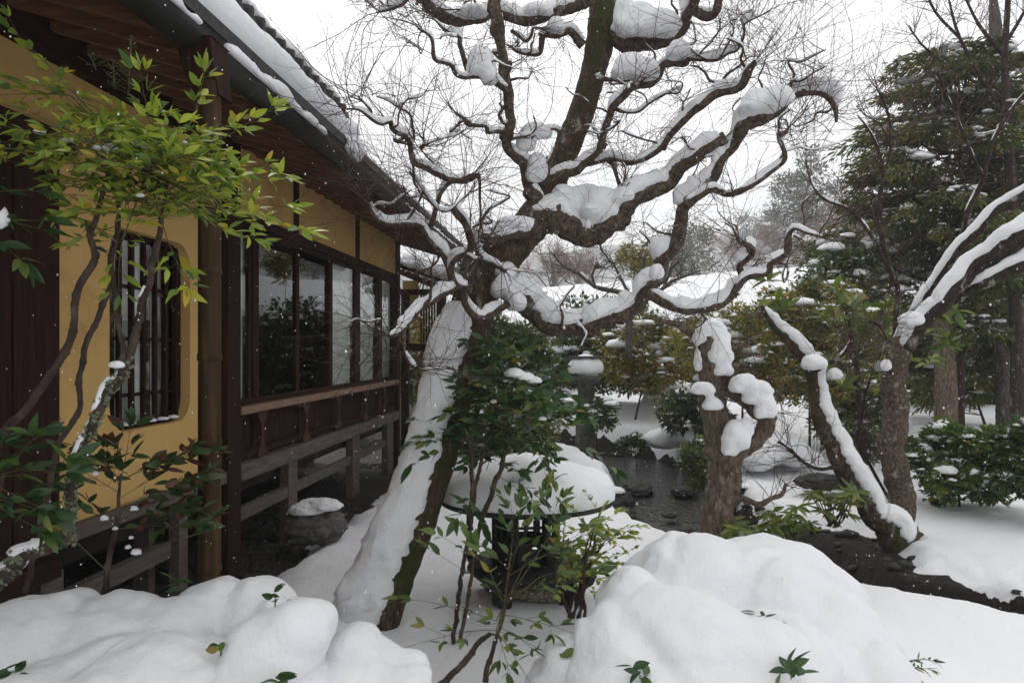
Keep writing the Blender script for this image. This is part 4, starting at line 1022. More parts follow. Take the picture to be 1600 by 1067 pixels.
# (name, label, category, px, py, depth, rx, ry, dd, clumps, clump r, leaves, leaf L, w, material ...)
foliage_thing('evergreen_shrub', 'dark evergreen shrub directly behind the maple trunk, right of the tea house end', 'shrub', 775, 590, 9.0, 80, 95, .7, 42, 30, 150, 13, .24, 'leaf_ever', snow=.25, bits=1.5, group=SHR, seed=11)
foliage_thing('evergreen_shrub', 'rounded olive evergreen behind the distant stone lantern', 'shrub', 930, 545, 12.4, 110, 70, .8, 60, 26, 170, 9, .24, 'leaf_ever', snow=.5, bits=4, group=SHR, seed=12, specks=.2)
foliage_thing('evergreen_shrub', 'snow-dusted evergreen right of the distant stone lantern', 'shrub', 1025, 550, 11.2, 85, 62, .7, 54, 24, 170, 9, .24, 'leaf_olive', snow=.6, bits=4, group=SHR, seed=13, stem_px=992, specks=.16)
foliage_thing('evergreen_shrub', 'brownish olive shrub behind the pollarded tree', 'shrub', 1160, 560, 9.4, 105, 80, .8, 66, 24, 200, 8, .24, 'leaf_olive', snow=.5, bits=2.5, group=SHR, seed=14)
foliage_thing('evergreen_shrub', 'yellowish green shrub between the leaning snowy trunk and the pollarded tree', 'shrub', 1265, 535, 8.4, 115, 85, .8, 66, 26, 220, 9, .24, 'leaf_olive', snow=.6, bits=2.2, group=SHR, seed=15)
foliage_thing('evergreen_shrub', 'snow-capped dark shrub under the hall roof end at the foot of the conifer', 'shrub', 1330, 430, 10.6, 75, 70, .8, 50, 26, 150, 10, .24, 'leaf_ever', snow=.95, bits=2, group=SHR, seed=16, specks=.2)
foliage_thing('evergreen_shrub', 'low dark shrub in front of the board fence left of the brown trunk', 'shrub', 1330, 625, 8.8, 60, 60, .5, 34, 22, 140, 10, .24, 'leaf_ever', snow=.4, bits=1.5, group=SHR, seed=17, specks=.12)
foliage_thing('evergreen_shrub', 'sparse evergreen spreading over the stream bank left of the pollarded tree', 'shrub', 1085, 640, 9.2, 62, 30, .4, 26, 17, 110, 11, .22, 'leaf_ever', snow=.65, bits=2, group=SHR, seed=18)
foliage_thing('evergreen_shrub', 'dark evergreen bush filling the gap behind the tea house wing', 'shrub', 655, 565, 12.5, 55, 60, .6, 30, 24, 110, 10, .24, 'leaf_olive', snow=.3, bits=1, group=SHR, seed=19)
foliage_thing('evergreen_shrub', 'dark leafy shrub low behind the snowy lantern roof', 'shrub', 775, 665, 7.6, 85, 60, .5, 36, 26, 150, 15, .24, 'leaf_ever', snow=.2, bits=1, group=SHR, seed=20)
foliage_thing('azalea_bush', 'leafy bush with snow tufts at the right edge of the bank', 'shrub', 1500, 722, 6.4, 95, 60, .45, 60, 19, 105, 13, .28, 'leaf_mid', snow=.75, bits=3, seed=21, specks=.12)
foliage_thing('azalea_bush', 'darker bush with snow tufts cut off by the right frame edge', 'shrub', 1610, 715, 5.9, 60, 60, .45, 38, 19, 105, 14, .28, 'leaf_mid', snow=.75, bits=3, seed=22, specks=.12)
foliage_thing('small_shrub', 'tiny sprig of leaves poking from the snowy stream bank', 'shrub', 990, 690, 9.8, 20, 16, .15, 10, 8, 60, 7, .28, 'leaf_ever', snow=.2, bits=1, seed=23)
foliage_thing('small_shrub', 'small-leaved bush with snow balls beside the distant stone lantern', 'shrub', 934, 652, 9.5, 24, 28, .2, 16, 12, 80, 7, .28, 'leaf_ever', snow=.9, bits=2, seed=24)
foliage_thing('small_shrub', 'dark bush trailing down behind the pollarded trunk', 'shrub', 1095, 720, 7.4, 26, 45, .25, 18, 13, 70, 10, .26, 'leaf_ever', snow=.3, bits=1.5, seed=25)
foliage_thing('small_shrub', 'dark bush with snow under the leaning snowy trunk', 'shrub', 1330, 690, 7.2, 30, 36, .25, 18, 14, 80, 10, .26, 'leaf_ever', snow=.5, bits=1.5, seed=26)
# conifers
foliage_thing('hemlock_tree', 'big dense dark conifer with drooping sprays filling the upper right', 'tree', 1500, 300, 9.9, 152, 245, 1.0, 210, 27, 300, 11, .11, 'leaf_conifer', snow=.28, bits=3.5, seed=31, stem_px=1500, sprays=True, shape=lambda a, c: abs(a) < .98-.55*max(0, c)-.1*max(0, -c), specks=.07)
foliage_thing('hemlock_tree', 'second dark conifer behind the grey trunk at the right edge', 'tree', 1640, 330, 10.8, 130, 270, 1.0, 130, 28, 240, 12, .11, 'leaf_conifer', snow=.25, bits=1.4, seed=32, stem_px=1640, sprays=True, specks=.07)
foliage_thing('hemlock_tree', 'low dark conifer boughs between the brown and the grey trunk', 'tree', 1490, 560, 10.8, 95, 75, .7, 60, 26, 240, 12, .10, 'leaf_conifer', snow=.25, bits=1.2, seed=33, sprays=True, specks=.1, stem_px=1540)
foliage_thing('pine_tree', 'hazy pine rising in the mist beyond the hall roof', 'tree', 1262, 330, 76, 62, 105, 3.4, 90, 15, 80, 7, .14, 'leaf_far', bark='bark_grey', snow=.1, bits=.5, seed=34, gy=0, shape=lambda a, c: abs(a) < .95-.75*max(0, c), specks=.1)
foliage_thing('pine_tree', 'smaller hazy evergreen above the middle of the hall roof', 'tree', 1065, 400, 66, 52, 50, 4, 50, 16, 80, 7, .14, 'leaf_far', bark='bark_grey', snow=.2, bits=.5, seed=35, gy=0, specks=.12)
foliage_thing('pine_tree', 'low hazy evergreen left of the misty pine', 'tree', 1195, 365, 150, 55, 40, 5.0, 46, 14, 60, 6, .14, 'leaf_far', bark='bark_grey', snow=.2, bits=.5, seed=36, gy=0, specks=.1)
foliage_thing('pine_tree', 'snow-tufted pine tip above the low maple bough', 'tree', 990, 410, 13.8, 32, 22, .4, 16, 14, 90, 8, .12, 'leaf_olive', bark='bark_grey', snow=.9, bits=2, seed=37, gy=.4, specks=.12)

# bare trees
def bare_tree(name, label, base, limbs, tw_n, tw_L, tw_r, mat='bark_dark', tmat='twig', seed=1, snow=0., kids=(2, 4), depth=2, group=None, cat='tree', up=.05, start=.25):
    rng = random.Random(seed); root = empty(name, base); tag(root, label, cat, group); tw = MB()
    for k, L in enumerate(limbs):
        sp, sr = spline(L, .04 if base.y < 9 else .12); mb = MB(); tube(mb, sp, sr, 10 if k == 0 else 7, .14, 14)
        o = keep(mb.build('trunk' if k == 0 else 'branch', M[mat]), root)
        if snow:
            mb = MB(); snow_on(mb, sp, sr, snow, 75, seed=seed+k, gap=-.1, minh=.35)
            if mb.v: mb.build('snow', M['snow'], o)
        for i in range(int(tw_n)):
            j = min(len(sp)-2, int(len(sp)*(start+(1-start)*rng.random()**.7)))
            tg = (sp[j+1]-sp[j]).normalized(); s = tg.orthogonal().normalized(); s.rotate(Quaternion(tg, rng.uniform(0, 6.28)))
            twig(tw, sp[j], tg*.6+s*.9+Vector((0, 0, .15)), tw_L*rng.uniform(.5, 1.2), tw_r*rng.uniform(.7, 1.2), rng, depth, up, 6, 3, .16, kids)
    if tw.v: keep(tw.build('twigs', M[tmat]), root)['kind'] = 'stuff'
    return root
for i, (px, py, d, h, w) in enumerate([(1300, 400, 58, 90, 45), (1340, 400, 50, 80, 40), (1215, 420, 62, 60, 40), (900, 440, 62, 55, 40), (860, 440, 56, 60, 40), (1150, 420, 104, 50, 40)]):
    rg = random.Random(i+60); lm = []
    b = P(px, py, d); b.z = .1
    g = d/32; lm.append([(*b, .10*g), (*P(px+5, py, d), .08*g), (*P(px, py-h*.6, d), .03*g), (*P(px-3, py-h, d), .01*g)])
    for j in range(9):
        f = rg.uniform(.0, .7); x = rg.uniform(-1, 1)
        lm.append([(*P(px, py+20-h*f, d), .035*g), (*P(px+x*w*.5, py+5-h*(f+.12), d+g*rg.gauss(0, .5)), .02*g), (*P(px+x*w, py-h*(f+.3), d+g*rg.gauss(0, .6)), .006*g)])
    lab = ['rust-brown bare tree in the mist right of the hazy pine', 'rust-brown bare tree in the mist nearest the big conifer', 'rust-brown bare tree low in the mist over the hall roof', 'bare brown tree seen through the maple fork, right of its pair', 'bare brown tree seen through the maple fork, left of its pair', 'faint bare tree in the mist above the middle of the hall roof'][i]
    bare_tree('bare_tree', lab, b, lm, 30, 26*d/F, .0085*d/30, 'bark_grey', 'rust_twig', 40+i, depth=2, kids=(3, 5), group='bare trees in the mist')
# small snowy tree in the crook
b = P(985, 500, 9.6); b.z = .1
bare_tree('small_bare_tree', 'small grey bare tree with snowy forks framed by the low maple bough', b,
    [px_path(q, 9.6, 9.5) for q in ([(982, 560, 12), (984, 480, 11), (990, 462, 10)], [(990, 462, 9), (960, 455, 8), (930, 448, 7), (905, 428, 6), (880, 415, 4), (862, 395, 3)], [(990, 462, 8), (1010, 458, 7), (1030, 455, 7), (1050, 440, 6), (1075, 430, 4), (1095, 422, 3)],
     [(985, 465, 6), (975, 445, 5), (965, 425, 4), (952, 400, 3)], [(1010, 458, 5), (1010, 440, 5), (1005, 420, 4), (1008, 395, 2)], [(1035, 452, 5), (1045, 430, 4), (1050, 410, 3)], [(930, 448, 5), (925, 430, 4), (935, 410, 3)])], 14, .42, .006, 'bark_grey', 'grey_twig', 51, snow=.03, depth=2)
# upper right: bare tree behind the conifers
b = P(1590, 600, 9.3); b.z = .2
bare_tree('bare_tree', 'purplish bare tree whose crown rises above the big conifer', b,
    [px_path(q, 9.3, 9.0) for q in ([(1592, 720, 20), (1585, 400, 18), (1575, 200, 14), (1570, 90, 10), (1580, -60, 7)], [(1575, 200, 9), (1545, 140, 7), (1500, 60, 5), (1480, -10, 3)], [(1570, 90, 7), (1530, 40, 5), (1505, -10, 3)], [(1570, 70, 6), (1600, 20, 5), (1630, -40, 4)], [(1545, 140, 5), (1490, 110, 4), (1440, 70, 3), (1420, 40, 2)], [(1500, 60, 5), (1462, 20, 4), (1440, -30, 3)])], 22, .55, .005, 'bark_dark', 'twig', 52, depth=2)

# pollarded tree at the stream
d = 5.0; b = P(1116, 850, d); b.z = GZ(b.x, b.y)-.12
pol = empty('pollarded_tree', b); tag(pol, 'gnarled pollarded tree stump with snow balls on its knobs beside the stream', 'tree')
LIMB = [('trunk', [(1108, 900, 80), (1116, 850, 68), (1124, 790, 60), (1132, 740, 62), (1132, 705, 66), (1122, 665, 52), (1114, 630, 50), (1110, 590, 46), (1108, 560, 44), (1106, 535, 40), (1100, 522, 26)]),
        ('branch', [(1132, 720, 50), (1152, 704, 40), (1176, 690, 36), (1196, 668, 34), (1194, 652, 30), (1180, 640, 28), (1158, 622, 24), (1140, 613, 20), (1118, 614, 18), (1093, 621, 14)]),
        ('branch', [(1196, 665, 26), (1206, 650, 20), (1200, 640, 14)]),
        ('branch', [(1106, 545, 26), (1080, 520, 18), (1060, 508, 14), (1030, 500, 10)]), ('branch', [(1116, 590, 34), (1142, 580, 24), (1150, 572, 16)]), ('branch', [(1110, 545, 20), (1150, 545, 12), (1175, 530, 8), (1190, 524, 4)]),
        ('branch', [(1150, 614, 16), (1180, 612, 13), (1205, 615, 9), (1216, 612, 5)]), ('branch', [(1138, 782, 18), (1160, 778, 13), (1186, 788, 11), (1206, 778, 10), (1222, 772, 9), (1228, 755, 6)])]
tw = MB(); rng = random.Random(8)
for nm, L in LIMB:
    sp, sr = spline(px_path(L, d, d-.12, .80), .012); mb = MB(); tube(mb, sp, sr, 26, .22, 14)
    for k in range(len(sp)//9):
        i = rng.randrange(len(sp)); a = rng.uniform(0, 6.28); clump(mb, sp[i]+Vector((math.cos(a), math.sin(a), 0))*sr[i]*.6, (sr[i]*.6,)*3, 3, .5, k*2.1, 1)
    keep(mb.build(nm, M['bark_brown']), pol)
    for k in range(14):
        i = rng.randrange(len(sp)//2, len(sp)); twig(tw, sp[i], Vector((rng.gauss(.2, 1), rng.gauss(-.3, .8), rng.gauss(.2, .7))), rng.uniform(.12, .4), .003, rng, 1, 0, 6)
keep(tw.build('twigs', M['twig']), pol)['kind'] = 'stuff'
heaps([(px, py, dd-.40, rx, ry*.8, rz) for px, py, dd, rx, ry, rz in [(1112, 520, 5.3, 34, 30, 26), (1126, 546, 5.25, 22, 24, 28), (1130, 574, 5.25, 18, 20, 18), (1092, 560, 5.3, 9, 18, 26), (1098, 606, 5.2, 22, 24, 13), (1114, 630, 5.2, 18, 22, 13), (1162, 598, 5.2, 27, 30, 20), (1186, 606, 5.2, 25, 26, 15), (1196, 634, 5.18, 20, 24, 24), (1180, 618, 5.2, 22, 24, 16),
        (1150, 678, 5.2, 25, 28, 30), (1140, 694, 5.22, 15, 24, 22), (1164, 666, 5.2, 17, 22, 18)]], pol, .012, .78)

# leaning double tree at the right
b = P(1410, 845, 5.6); b.z = GZ(b.x, b.y)-.1
dbl = empty('forked_tree', b); tag(dbl, 'two-stemmed tree on the bank, one stem leaning left under a band of snow', 'tree')
D = 5.6
LIMB = [('trunk', 'bark', .0, [(1420, 885, 86), (1416, 840, 68), (1406, 785, 50), (1398, 740, 46), (1394, 690, 46), (1395, 640, 46), (1400, 595, 43), (1404, 560, 40), (1412, 535, 38)], (5.6, 5.6)),
        ('trunk', 'bark_moss', .10, [(1416, 880, 70), (1398, 835, 62), (1368, 803, 52), (1342, 765, 46), (1320, 728, 44), (1300, 690, 42), (1284, 650, 36), (1275, 615, 31), (1272, 585, 30), (1258, 560, 27), (1238, 538, 24), (1216, 514, 18), (1200, 494, 12), (1190, 478, 7)], (5.55, 5.3)),
        ('branch', 'bark_dark', .05, [(1404, 560, 36), (1425, 528, 40), (1455, 490, 46), (1500, 440, 54), (1545, 402, 60), (1590, 368, 64), (1660, 320, 58), (1760, 262, 44), (1880, 215, 26), (1990, 190, 8)], (5.6, 4.7)),
        ('branch', 'bark_dark', .05, [(1490, 470, 30), (1520, 452, 36), (1560, 430, 40), (1610, 404, 44), (1670, 370, 40), (1780, 330, 30), (1900, 310, 16), (1980, 305, 5)], (5.4, 4.6)),
        ('branch', 'bark_dark', .03, [(1404, 560, 22), (1412, 520, 26), (1436, 478, 28), (1470, 428, 30), (1505, 378, 32), (1545, 338, 30), (1600, 300, 28), (1660, 262, 24), (1760, 205, 16), (1840, 170, 6)], (5.7, 5.2)),
        ('branch', 'bark_dark', .03, [(1402, 575, 18), (1398, 520, 16), (1402, 450, 15), (1392, 420, 14), (1378, 370, 14), (1374, 310, 13), (1380, 272, 12), (1372, 235, 9), (1358, 205, 7), (1340, 180, 4)], (5.7, 5.8)),
        ('branch', 'bark_dark', .01, [(1378, 268, 9), (1390, 245, 9), (1391, 200, 7), (1384, 168, 6), (1368, 135, 4)], (5.8, 5.8)),
        ('branch', 'bark_dark', .01, [(1376, 262, 7), (1386, 225, 6), (1376, 196, 5), (1352, 180, 4), (1338, 166, 3)], (5.75, 5.9)),
        ('branch', 'bark_dark', .025, [(1400, 440, 12), (1362, 372, 10), (1330, 330, 9), (1290, 312, 8), (1270, 290, 6), (1258, 250, 4)], (5.7, 6.0)),
        ('branch', 'bark_dark', .02, [(1274, 578, 16), (1296, 566, 12), (1318, 552, 10), (1336, 520, 7)], (5.3, 5.2)),
        ('branch', 'bark_dark', .02, [(1372, 560, 6), (1384, 530, 7), (1374, 510, 7), (1360, 502, 5)], (5.4, 5.3)),
        ('branch', 'bark_dark', .02, [(1318, 735, 12), (1304, 730, 12), (1282, 732, 12), (1256, 722, 11), (1232, 700, 9), (1216, 690, 6)], (5.4, 5.2)),
        ('branch', 'bark_dark', .01, [(1396, 792, 9), (1372, 750, 9), (1352, 712, 10), (1340, 690, 10), (1346, 640, 9), (1360, 590, 6)], (5.9, 5.9)),
        ('branch', 'bark_dark', .02, [(1500, 420, 16), (1510, 340, 16), (1535, 280, 15), (1552, 220, 12), (1590, 160, 9), (1630, 120, 6), (1680, 60, 3)], (5.6, 5.4)),
        ('branch', 'bark_dark', .02, [(1536, 275, 9), (1515, 235, 8), (1498, 190, 7), (1480, 150, 4), (1455, 110, 2)], (5.5, 5.4))]
tw = MB(); rng = random.Random(18)
for nm, mt, hs_, L, (da, db_) in LIMB:
    sp, sr = spline(px_path(L, da, db_, (.82 if mt == 'bark' else .78) if nm == 'trunk' else .52), .016); mb = MB(); w = max(q[2] for q in L); sp = gnarl(sp, sr, .3, 5, w); tube(mb, sp, sr, 26 if w > 30 else 9, .14, 14); o = keep(mb.build(nm, M[mt]), dbl)
    if hs_:
        mb = MB()
        if nm == 'trunk': snow_on(mb, sp[10:], sr[10:], .045, 60, Vector((.75, -.55, -.1)), -1, 6, -1, 1.03, .3, 14)
        else: snow_on(mb, sp[::2], sr[::2], hs_*.8, 52, Vector((-.25, -.25, 0)) if w > 30 else Vector((0, 0, 0)), .3 if w < 30 else -1, da*3+w, -1.2 if w > 25 else -.15, n=11)
        if mb.v: mb.build('snow', M['snow'], o)
    if w < 30:
        for k in range(26):
            i = rng.randrange(len(sp)//4, len(sp)); twig(tw, sp[i], Vector((rng.gauss(0, 1), rng.gauss(0, .6), rng.gauss(.3, .7))), rng.uniform(.2, .6), .0035, rng, 2, .04, 7)
keep(tw.build('twigs', M['twig']), dbl)['kind'] = 'stuff'
heaps([(1384, 570, 5.4, 7, 10, 9), (1305, 583, 5.25, 11, 14, 10), (1272, 566, 5.2, 18, 20, 13), (1424, 498, 5.4, 18, 18, 12)], dbl, .012)
# two standing trunks farther back
def pole_tree(name, label, L, d, mat, br=()):
    b = P(L[0][0], L[0][1], d); root = empty(name, b); tag(root, label, 'tree')
    sp, sr = spline(px_path(L, d), .05); mb = MB(); tube(mb, sp, sr, 16, .08, 9); keep(mb.build('trunk', M[mat]), root)
    for q in br:
        sp, sr = spline(px_path(q, d, d-.4), .04); mb = MB(); tube(mb, sp, sr, 8, .12, 12); o = keep(mb.build('branch', M[mat]), root)
        mb = MB(); snow_on(mb, sp, sr, .06, 80, seed=3, gap=-.6, minh=.2)
        if mb.v: mb.build('snow', M['snow'], o)
    return root
pole_tree('cedar_tree', 'tall straight grey cedar trunk at the right edge', [(1577, 700, 40), (1577, 640, 38), (1574, 560, 38), (1570, 480, 34), (1566, 380, 30), (1560, 250, 26), (1556, 60, 20), (1552, 0, 12)], 10.3, 'bark_grey', [[(1570, 515, 20), (1552, 498, 14), (1530, 492, 12), (1505, 498, 9), (1488, 500, 5)]])
pole_tree('cedar_tree', 'shorter brown conifer trunk left of the grey trunk', [(1478, 672, 34), (1478, 600, 32), (1474, 540, 30), (1471, 480, 26), (1470, 440, 20)], 9.6, 'bark_brown')
# ------------------------------------------------------------------ snow-viewing lantern
d = 4.2; lc = P(822, 0, d); zr_ = CH+(545-812)/F*(d-.48)+.012
lan = empty('garden_lantern', (lc.x, d, GZ(lc.x, d)-.02)); tag(lan, 'low black snow-viewing lantern under a wide round cap of snow', 'lantern')
def lathe(mb, prof, c, n=40, wob=0., sx=1., sy=1., seed=0.):
    vs = []; fs = []
    for r, z in prof:
        for k in range(n):
            a = 2*math.pi*k/n; rr = r*(1+wob*n1((math.cos(a), math.sin(a), z*3+seed), 1.2))
            vs.append(c+Vector((rr*math.cos(a)*sx, rr*math.sin(a)*sy, z)))
    m = len(prof)
    for i in range(m-1):
        for k in range(n): fs.append((i*n+k, i*n+(k+1) % n, (i+1)*n+(k+1) % n, (i+1)*n+k))
    fs.append(tuple(range(n-1, -1, -1))); fs.append(tuple((m-1)*n+k for k in range(n)))
    mb.add(vs, fs)
def kb(name, mat, mb, **k): return keep(mb.build(name, mat, **k), lan)
RC = .48
cc = Vector((lc.x+.004, d, zr_))
mb = MB(); lathe(mb, [(.10, .03), (.30, .012), (.44, -.005), (RC-.01, -.014), (RC, -.004), (RC, .010), (.40, .05), (.2, .11), (.1, .13)], cc, 48); kb('cap', M['iron'], mb)
mb = MB(); vs = []; fs = []; NR, NA = 22, 72
pr = [(.0, .0), (.35, .0), (.468, .0), (.476, .012), (.478, .05), (.470, .095), (.445, .13), (.39, .158), (.31, .184), (.22, .208), (.15, .222), (.08, .23), (.02, .233)]
for r, z in pr:
    for k in range(NA):
        a = 2*math.pi*k/NA; x, y = math.cos(a), math.sin(a)
        q = Vector((x*r, y*r, z))
        e = min(1, z/.06)
        q += Vector((x, y, .5))*(.022*n1(q, 5, 3)+.006*n1(q, 22, 5))*e
        if r > .4: q += Vector((x, y, 0))*.006*n1(q, 34, 4)
        q.z += -.03*max(0, x)*z/.3+.0
        vs.append(cc+q+Vector((0, 0, .004)))
for i in range(len(pr)-1):
    for k in range(NA): fs.append((i*NA+k, i*NA+(k+1) % NA, (i+1)*NA+(k+1) % NA, (i+1)*NA+k))
fs.append(tuple((len(pr)-1)*NA+k for k in range(NA)))
mb.add(vs, fs); kb('snow_cap', M['snow'], mb)
zf0, zf1 = CH+(545-890)/F*(d-.16), zr_-.002           # fire box
RB = .168
# six-sided open fire box with a lattice on each side
for k in range(6):
    a0, a1 = R(60*k+8), R(60*k+68); p0 = Vector((math.cos(a0), math.sin(a0), 0))*RB; p1 = Vector((math.cos(a1), math.sin(a1), 0))*RB
    mb = MB(); tube(mb, [Vector((lc.x, d, zf0))+p0, Vector((lc.x, d, zf1))+p0], [.021, .021], 6, .15, 30); kb('post', M['iron'], mb)
    zs_ = zf0+(zf1-zf0)*.38
    mb = MB()
    for j in (1, 2):
        q = p0.lerp(p1, j/3); tube(mb, [Vector((lc.x, d, zs_-.02))+q, Vector((lc.x, d, zf1))+q], [.008, .008], 6, .2, 40)
    for z in (zs_+.085, zf1-.016): tube(mb, [Vector((lc.x, d, z))+p0, Vector((lc.x, d, z))+p1], [.008, .008], 6, .2, 40)
    kb('lattice', M['iron'], mb)
    mb = MB(); o3 = Vector((lc.x, d, 0)); i0, i1 = p0*.93, p1*.93
    mb.add([o3+p0+V(0, 0, zf0), o3+p1+V(0, 0, zf0), o3+p1+V(0, 0, zs_-.0), o3+p0+V(0, 0, zs_-.0), o3+i0+V(0, 0, zf0), o3+i1+V(0, 0, zf0), o3+i1+V(0, 0, zs_), o3+i0+V(0, 0, zs_)],
           [(0, 1, 2, 3), (7, 6, 5, 4), (3, 2, 6, 7)]); kb('panel', M['iron'], mb, smooth=False)
mb = MB(); lathe(mb, [(.20, -.075), (.30, -.06), (.335, -.03), (.325, -.005), (.24, .012), (.15, .02)], Vector((lc.x+.01, d, zf0)), 36, .03); kb('platform', M['iron'], mb)
for k in range(4):
    a = R(45+90*k+12); dr = Vector((math.cos(a), math.sin(a), 0)); o3 = Vector((lc.x+.01, d, 0)); zg = GZ(lc.x, d)-.05
    pts = [(.19, zf0-.03, .05), (.25, zf0-.08, .048), (.275, zf0-.14, .042), (.255, (zf0+zg)/2-.02, .036), (.225, zg+.09, .034), (.24, zg+.03, .042), (.27, zg-.02, .04)]
    sp, sr = spline([(*(o3+dr*r+V(0, 0, z)), w) for r, z, w in pts], .015); mb = MB(); tube(mb, sp, sr, 10, .12, 18); kb('leg', M['iron'], mb)
    pts = [(.29, zf0-.05, .035), (.36, zf0-.045, .034), (.385, zf0-.02, .028), (.365, zf0+.0, .018)]
    sp, sr = spline([(*(o3+dr*r+V(0, 0, z)), w) for r, z, w in pts], .012); mb = MB(); tube(mb, sp, sr, 8, .3, 25); kb('scroll', M['iron'], mb)
bs = P(838, 0, 4.25); bas = empty('stone_basin', (bs.x, 4.25, GZ(bs.x, 4.25)-.1)); tag(bas, 'rough pebbly stone slab standing in the snow between the lantern legs', 'stone')
mb = MB(); clump(mb, Vector((bs.x, 4.22, .06)), (.28, .20, .10), 4, .2, 3, .8, 1.6); keep(mb.build('slab', M['pebble']), bas)

# distant stone lantern
d = 9.9; q = P(915, 0, d); zb_ = GZ(q.x, d)-.05
sl2 = empty('stone_lantern', (q.x, d, zb_)); tag(sl2, 'distant grey stone lantern with a rounded snow cap across the stream', 'lantern')
def zpx(py): return CH+(545-py)/F*d
def lt(name, mat, prof, n=24, wob=.02, sides=None):
    mb = MB(); lathe(mb, prof, Vector((q.x, d, 0)), sides or n, wob); return keep(mb.build(name, mat, smooth=sides is None), sl2)
lt('base', M['stone'], [(.13, zb_), (.13, zpx(640)), (.11, zpx(636))], 24)
lt('pedestal', M['stone'], [(.105, zpx(636)), (.10, zpx(600)), (.17, zpx(597)), (.20, zpx(590)), (.19, zpx(587))], 24)
for k in range(6):
    a = R(60*k+15); mb = MB(); p = Vector((q.x+.11*math.cos(a), d+.11*math.sin(a), 0)); tube(mb, [p+V(0, 0, zpx(587)), p+V(0, 0, zpx(586)+.22)], [.032, .03], 6); keep(mb.build('post', M['stone'], smooth=False), sl2)
lt('roof', M['stone'], [(.10, zpx(586)+.2), (.22, zpx(582)+.19), (.225, zpx(582)+.215), (.10, zpx(566))], sides=6)
mb = MB(); lathe(mb, [(.0, zpx(583)), (.215, zpx(583)), (.232, zpx(577)), (.225, zpx(568)), (.16, zpx(560)), (.085, zpx(555)), (.03, zpx(553))], Vector((q.x, d, 0)), 28, .08); keep(mb.build('snow_cap', M['snow']), sl2)
mb = MB(); clump(mb, Vector((q.x+.02, d-.08, zpx(586))), (.14, .08, .03), 2, .3, 1, .3); keep(mb.build('snow', M['snow']), sl2)

# ------------------------------------------------------------------ stones
def rock(px, py, d, rx, rz, label, mat='dark_stone', snow=0, ry=None, seed=0, name='stone', cat='stone', group=None, flat=.6):
    k = d/F; c = P(px, py, d); root = empty(name, (c.x, c.y, c.z-rz*k*.5)); tag(root, label, cat, group)
    rng = random.Random(seed); mb = MB(); pillow(mb, c, (rx*k*.95, (ry or rx*.8)*k, rz*k*.95), 5, seed*3.3, 5, flat, .38, .16)
    keep(mb.build('rock', M[mat]), root)
    if snow:
        for j in range(snow):
            mb = MB(); pillow(mb, c+V(rng.uniform(-.15, .3)*rx*k, -.45*rx*k*rng.random(), rz*k*rng.uniform(.62, .9)), (rx*k*rng.uniform(.45, .65), rx*k*.5, rz*k*rng.uniform(.3, .42)), 5, seed+j*5., 7, .4); keep(mb.build('snow', M['snow']), root)
rock(490, 822, 5.35, 54, 38, 'rounded dark boulder with a patch of snow under the tea house eaves', 'stone', 3, seed=3, name='boulder', cat='boulder', flat=1)
ST_ = 'stones in the stream'
rock(992, 765, 8.5, 34, 14, 'flat wet stone in midstream nearest the lantern snow cap', seed=5, group=ST_, flat=1)
rock(1068, 768, 8.4, 28, 12, 'wet stone in the stream just left of the pollarded trunk', seed=6, group=ST_, flat=1)
rock(962, 785, 7.6, 30, 22, 'dark stone on the near bank beside the lantern cap', seed=7, group=ST_, snow=1, flat=1)
rock(962, 832, 5.9, 40, 12, 'low pinkish stone at the near water edge', 'stone', seed=8, group=ST_, flat=1)
rock(968, 805, 6.9, 26, 14, 'brown stone below the dark bank stone', 'dark_stone', seed=9, group=ST_, flat=1)
rock(1045, 805, 7.4, 14, 5, 'small stone breaking the water surface in midstream', seed=10, group=ST_, flat=1)
rock(1070, 830, 6.9, 16, 7, 'small stone by the foot of the pollarded tree', seed=11, group=ST_, flat=1)
rock(1160, 770, 7.7, 40, 16, 'wet stone under the far snowy bank right of the pollarded tree', seed=12, group=ST_, flat=1, snow=1)
rock(1275, 752, 7.0, 42, 15, 'flat dark stones on the far bank under the leaning tree', seed=13, group=ST_, flat=1)
mb = MB(); rng = random.Random(77)
for k in range(900):
    x, y = rng.uniform(.6, 3.6), rng.uniform(3.9, 11); v = float(stream_dist(np.array([x]), np.array([y]))[0])
    if v > .95 and math.hypot(x-2.28, y-5.75) > .75: continue
    r = rng.uniform(.012, .05)*(1.5 if rng.random() < .1 else 1); z = float(soil(np.array([x]), np.array([y]))[0])
    clump(mb, Vector((x, y, z+r*.2)), (r*rng.uniform(.8, 1.6), r, r*.6), 2, .7, k*1.3, 1, 1.2)
mb.build('bank_pebbles', M['dark_stone'])['kind'] = 'stuff'
# mounds of snow on the far bank
def mound(name, label, cat, ells, voxel, seed, group=None, **kw):
    c = sum((Vector(e[0]) for e in ells), Vector())/len(ells); root = empty(name, (c.x, c.y, GZ(c.x, c.y)-.05)); tag(root, label, cat, group)
    blob('snow', ells, M['snow'], voxel, root=root, seed=seed, **kw); return root
def E(px, py, d, rx, ry, rz): k = d/F; return (tuple(P(px, py, d)), rx*k, ry, rz*k)
mound('snowy_shrub', 'smooth snow-buried shrub on the far bank right of the distant lantern', 'snow mound', [E(1050, 615, 12.2, 45, .4, 22), E(1085, 630, 12, 40, .4, 20), E(1010, 640, 12.2, 40, .4, 12)], .06, 2, smooth=4)
mound('snowy_shrub', 'rounded snow hump at the water edge left of the pollarded tree', 'snow mound', [E(1070, 675, 9.6, 40, .35, 20), E(1040, 685, 9.8, 34, .3, 16), E(1100, 690, 9.4, 30, .3, 18)], .05, 5, smooth=4)
